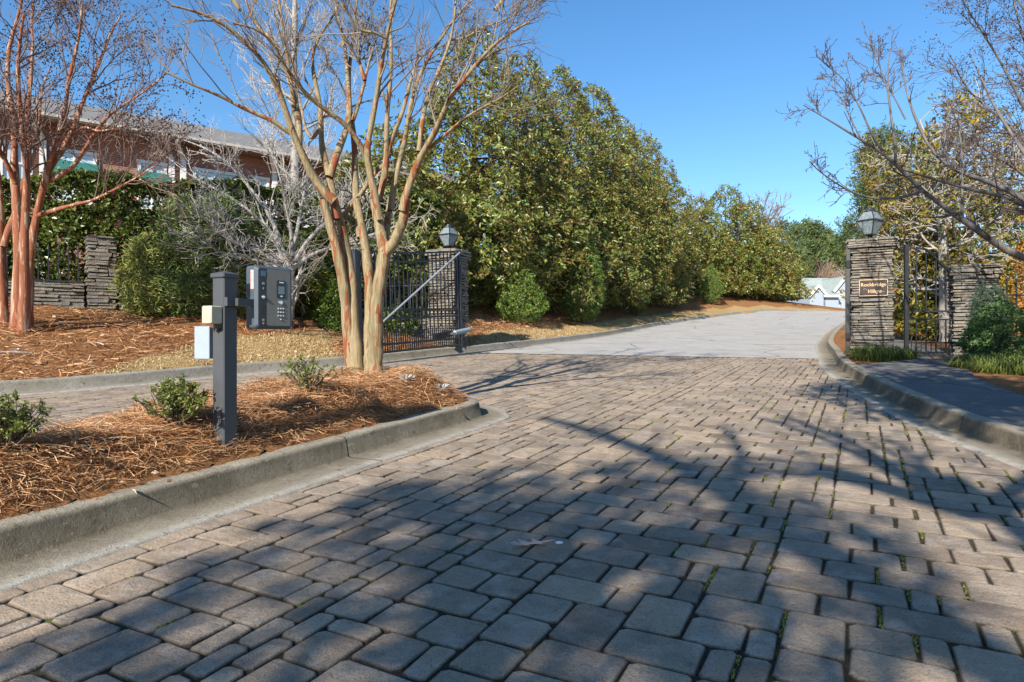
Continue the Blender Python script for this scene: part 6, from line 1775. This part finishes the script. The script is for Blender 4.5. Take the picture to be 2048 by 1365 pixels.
for v in (591.5, 611):
    for u in (1684, 1691):
        f = MB(); x, z = lx(u), lz(v)
        for (cx, cz, sx, sz) in ((0, .30, .40, .05), (0, -.30, .40, .05), (-.19, 0, .05, .6), (.19, 0, .05, .6), (0, 0, .04, .6), (0, 0, .4, .04)): f.box((x + cx, -2.23, z + cz), (sx, .05, sz))
        fo = f.obj('window', M['white'], tH); MB().box((x, -2.205, z), (.36, .03, .56)).obj('pane', M['pane'], fo)
# pinkish low building farther left
YP = 112.0
p0 = at(1578, 590, YP); pz_ = gz(p0.x + 3, YP)
tP = thing('house', 'low pinkish brick house with a brown roof at the end of the road', 'house', (p0.x, YP, pz_), rad(-3))
ze = CH + (CV - 574) / FPX * YP - pz_; zr_ = CH + (CV - 549) / FPX * YP - pz_; w_ = 9.5
quad_uv('wall', [(0, 0, 0), (w_, 0, 0), (w_, 0, ze), (0, 0, ze)], M['pinkbrick'], tP, w_, ze, .3)
quad_uv('roof', [(-.4, -.5, ze), (w_ + .4, -.5, ze), (w_ - .8, 4.5, zr_), (.8, 4.5, zr_)], M['pinkbrick'], tP, w_, 5, .15)
MB().box((w_ / 2, -.5, ze), (w_ + .9, .12, .22)).obj('fascia', M['white'], tP)
for x in (1.2, 3.4, 5.6, 7.8):
    fo = MB().box((x, -.03, ze - 1.1), (.9, .08, 1.3)).obj('window', M['white'], tP); MB().box((x, -.06, ze - 1.1), (.7, .05, 1.1)).obj('pane', M['pane'], fo)
YP2 = 135.0
p0 = at(1614, 575, YP2); pz2 = gz(p0.x + 3, YP2)
tP = thing('house', 'distant brick house with a grey hipped roof above the pale house', 'house', (p0.x, YP2, pz2), rad(-2))
ze = CH + (CV - 556) / FPX * YP2 - pz2; zr_ = CH + (CV - 532) / FPX * YP2 - pz2; w_ = 9
quad_uv('wall', [(0, 0, 0), (w_, 0, 0), (w_, 0, ze), (0, 0, ze)], M['pinkbrick'], tP, w_, ze, .3)
quad_uv('roof', [(-.4, -.5, ze), (w_ + .4, -.5, ze), (w_ * .55, 4.5, zr_), (w_ * .45, 4.5, zr_)], M['brownroof'], tP, w_, 5, .15)
MB().box((w_ / 2, -.5, ze), (w_ + .9, .12, .22)).obj('fascia', M['white'], tP)

# ------------------------------------------------------------------ small things on the pavers
lp = Vector((0.095, 0, 0)); lp.y = 1503 / (1094 - 610.0) ; lp.x = (1062 - CU) / FPX * lp.y; lp.z = 0.054 * lp.y + 0.012
out = [(-0.098, 0.012), (-0.070, 0.030), (-0.062, 0.012), (-0.045, 0.020), (-0.052, 0.050), (-0.020, 0.030), (-0.008, 0.010), (0.012, 0.014), (0.020, 0.055), (0.036, 0.020), (0.050, 0.006), (0.075, 0.004), (0.098, 0.012), (0.100, 0.006), (0.075, -0.004), (0.050, -0.008),
       (0.040, -0.020), (0.048, -0.056), (0.018, -0.022), (0.006, -0.010), (-0.010, -0.012), (-0.024, -0.050), (-0.042, -0.030), (-0.075, -0.042), (-0.062, -0.016), (-0.096, -0.022), (-0.070, -0.002)]
t = thing('fallen_oak_leaf', 'brown lobed oak leaf lying on the shaded pavers', 'leaf', lp, rad(14))
n = len(out)
zl = [0.004 + 0.16 * abs(y) ** 1.0 * 0.9 + 0.05 * abs(x) for x, y in out]
vs = [(x, y, z) for (x, y), z in zip(out, zl)] + [(x, y, z + 0.0012) for (x, y), z in zip(out, zl)]
mid = [(-0.06, 0, 0.006), (-0.01, 0, 0.006), (0.03, 0, 0.006)]
import mathutils
tri = mathutils.geometry.tessellate_polygon([[Vector((x, y, 0)) for x, y in out]])
MB().add(vs, [tuple(f[::-1]) for f in tri] + [tuple(i + n for i in f) for f in tri] + [(i, (i + 1) % n, (i + 1) % n + n, i + n) for i in range(n)]).obj('blade', M['oakleaf'], t)
MB().tube([(0.03, 0, 0.008), (0.10, 0.008, 0.012), (0.125, 0.014, 0.008)], [0.0022, 0.0018, 0.0012], 5).obj('stalk', M['oakleaf'], t)
b = MB().lathe([(0.004, -0.004), (0.014, 0.0), (0.017, 0.005), (0.011, 0.010), (0.003, 0.012)], 9)
o = b.obj('pebble', M['pebble'], None, True); o.location = lp + Vector((0.135, 0.04, -0.006)); o.scale = (1.2, 0.8, 0.8)
tag(o, 'white pebble beside the oak leaf stalk on the pavers', 'pebble')

for (u, v, lab, L_) in [(18, 715, 'forked dead twig on the pine straw near the left frame edge', 0.55), (202, 695, 'short pale dead twig on the pine straw where the dry grass begins', 0.35)]:
    p = hit(u, v, 7); t = thing('fallen_twig', lab, 'twig', p + Vector((0, 0, 0.03)), R.uniform(0, 3))
    MB().tube([(-L_ / 2, 0, 0), (-L_ * .1, 0.02, 0.03), (L_ / 2, -0.02, 0.02)], [0.013, 0.011, 0.005], 6).obj('twig', M['twig_pale'], t)
    MB().tube([(-L_ * .1, 0.02, 0.03), (L_ * .15, 0.10, 0.05), (L_ * .35, 0.2, 0.03)], [0.009, 0.007, 0.003], 5).obj('side_twig', M['twig_pale'], t)
n = 900
X = R.uniform(-11, 3, n); Y = R.uniform(6, 22, n); d_ = sdist(KL, X, Y, 1); k_ = (d_ > 0.2) & (d_ < 4.5) & (np.abs(X) < .8 * Y); X, Y = X[k_], Y[k_]
a_ = R.uniform(0, 6.28, len(X))
V, F, T = leaves(np.stack([X, Y, ground(X, Y) + 0.045], -1), np.stack([np.cos(a_), np.sin(a_), R.normal(0, .25, len(X))], -1), R.uniform(.06, .13, len(X)), R.uniform(.03, .06, len(X)), R.random(len(X)), 0.1)
V2, F2, T2 = (lambda X, Y: leaves(np.stack([X, Y, bed_z(X, Y) + 0.03], -1), np.stack([R.normal(0, 1, len(X)), R.normal(0, 1, len(X)), R.normal(0, .25, len(X))], -1), R.uniform(.03, .07, len(X)), R.uniform(.015, .03, len(X)), R.random(len(X)), 0.1))(*[q_[inside(ISL, *IXY)] for IXY in [(R.uniform(-3.2, -.5, 260), R.uniform(2.6, 7.4, 260))] for q_ in IXY])
tag(mk('leaf_litter', np.vstack([V, V2]), np.vstack([F, F2 + len(V)]), M['litter'], None, tone=np.concatenate([T, T2])), kind='stuff')

# ------------------------------------------------------------------ trees behind the viewer that shade the forecourt
def shade_tree(name, label, base, crown_c, rx, ry, rz_, n, m, L, Wd, limbs=(), per=8, gaps=0.25):
    base = Vector(base); t = thing(name, label, 'tree', tuple(base))
    c = Vector(crown_c)
    lm = [([base - Vector((0, 0, .2)), base + (c - base) * .45 + Vector((0.1, -.2, .3)), c], 0.22, 0.08)]
    for k in range(14):
        d = Vector(R.normal(0, 1, 3)).normalized(); d.z = abs(d.z) * 0.6
        lm.append(([c - Vector((0, 0, rz_ * .5)), c + Vector((d.x * rx * .5, d.y * ry * .5, d.z * rz_ * .4)), c + Vector((d.x * rx, d.y * ry, d.z * rz_))], 0.07, 0.015))
    for l in limbs: lm.append(l)
    P, r = limb_tubes(lm, 7, 10); b = Bag(); b.add(*tubes(P, r, 7)); b.obj('trunk', M['bark_dark'], t, tuple(base), True)
    Q, q = spawn(P, r, 8, .4, 1.0, .7, 1.0, .05, 5, .5, .008); b2 = Bag(); b2.add(*tubes(Q, q, 4)); b2.obj('branches', M['twig_dark'], t, tuple(base))
    d = unit(R.normal(0, 1, (n, 3))); rr = R.random(n) ** 0.45
    C = np.array(tuple(c)) + d * rr[:, None] * np.array([rx, ry, rz_])
    hol = lump(C, 2.4, 1.3) + 0.5 * lump(C, 5.2, 0.2)
    C = C[hol < 0.55 - gaps]
    bag = Bag(); bag.add(*rosettes(C, R.normal(0, 1, C.shape) + np.array([0, 0, .6]), per, L, Wd, .8)); bag.obj('crown', M[m], t, tuple(base))
    return t
def up_sun(x, y, z):
    """the point at height z whose shadow falls on the ground at x, y"""
    g = 0.054 * y; k = (z - g) / to_sun.z
    return Vector((x + to_sun.x * k, y + to_sun.y * k, z))
c1 = up_sun(0.15, 2.75, 7.2)
limb = ([up_sun(1.6, 1.6, 7.0), up_sun(1.35, 3.2, 7.4), up_sun(1.25, 4.7, 7.8), up_sun(0.85, 5.7, 8.1), up_sun(0.3, 6.7, 8.3)], 0.14, 0.05)
limb2 = ([up_sun(1.30, 4.0, 7.6), up_sun(1.75, 5.0, 7.8), up_sun(2.0, 6.3, 8.0)], 0.07, 0.03)
shade_tree('evergreen_oak', 'evergreen oak behind the viewer shading the near pavers', (c1.x - 1.4, c1.y - 0.6, -0.4), c1, 1.6, 1.8, 1.2, 560, 'leaf_holly', 0.16, 0.075, [limb, limb2], gaps=-0.1)
c2 = up_sun(5.3, 7.6, 5.6)
shade_tree('evergreen_oak', 'evergreen oak overhanging the sidewalk from beside the viewer', (6.3, c2.y - 0.5, 0.1), c2, 1.7, 2.6, 1.0, 1900, 'leaf_holly', 0.13, 0.06, gaps=0.1)
c3 = up_sun(2.9, 4.4, 6.2)
shade_tree('maple_tree', 'nearly bare tree behind the viewer casting thin streaks over the right of the drive', (c3.x + 0.8, c3.y - 1.5, -0.3), c3, 2.4, 2.4, 1.2, 24, 'leaf_fall', 0.12, 0.05, gaps=0.3)

c4 = up_sun(7.6, 11.6, 7.2)
shade_tree('maple_tree', 'thinly leaved tree overhead right of the viewer dappling the plaque pillar', (6.4, c4.y - 1.6, 0.1), c4, 2.3, 2.0, 1.2, 430, 'leaf_fall', 0.14, 0.06, gaps=0.1)
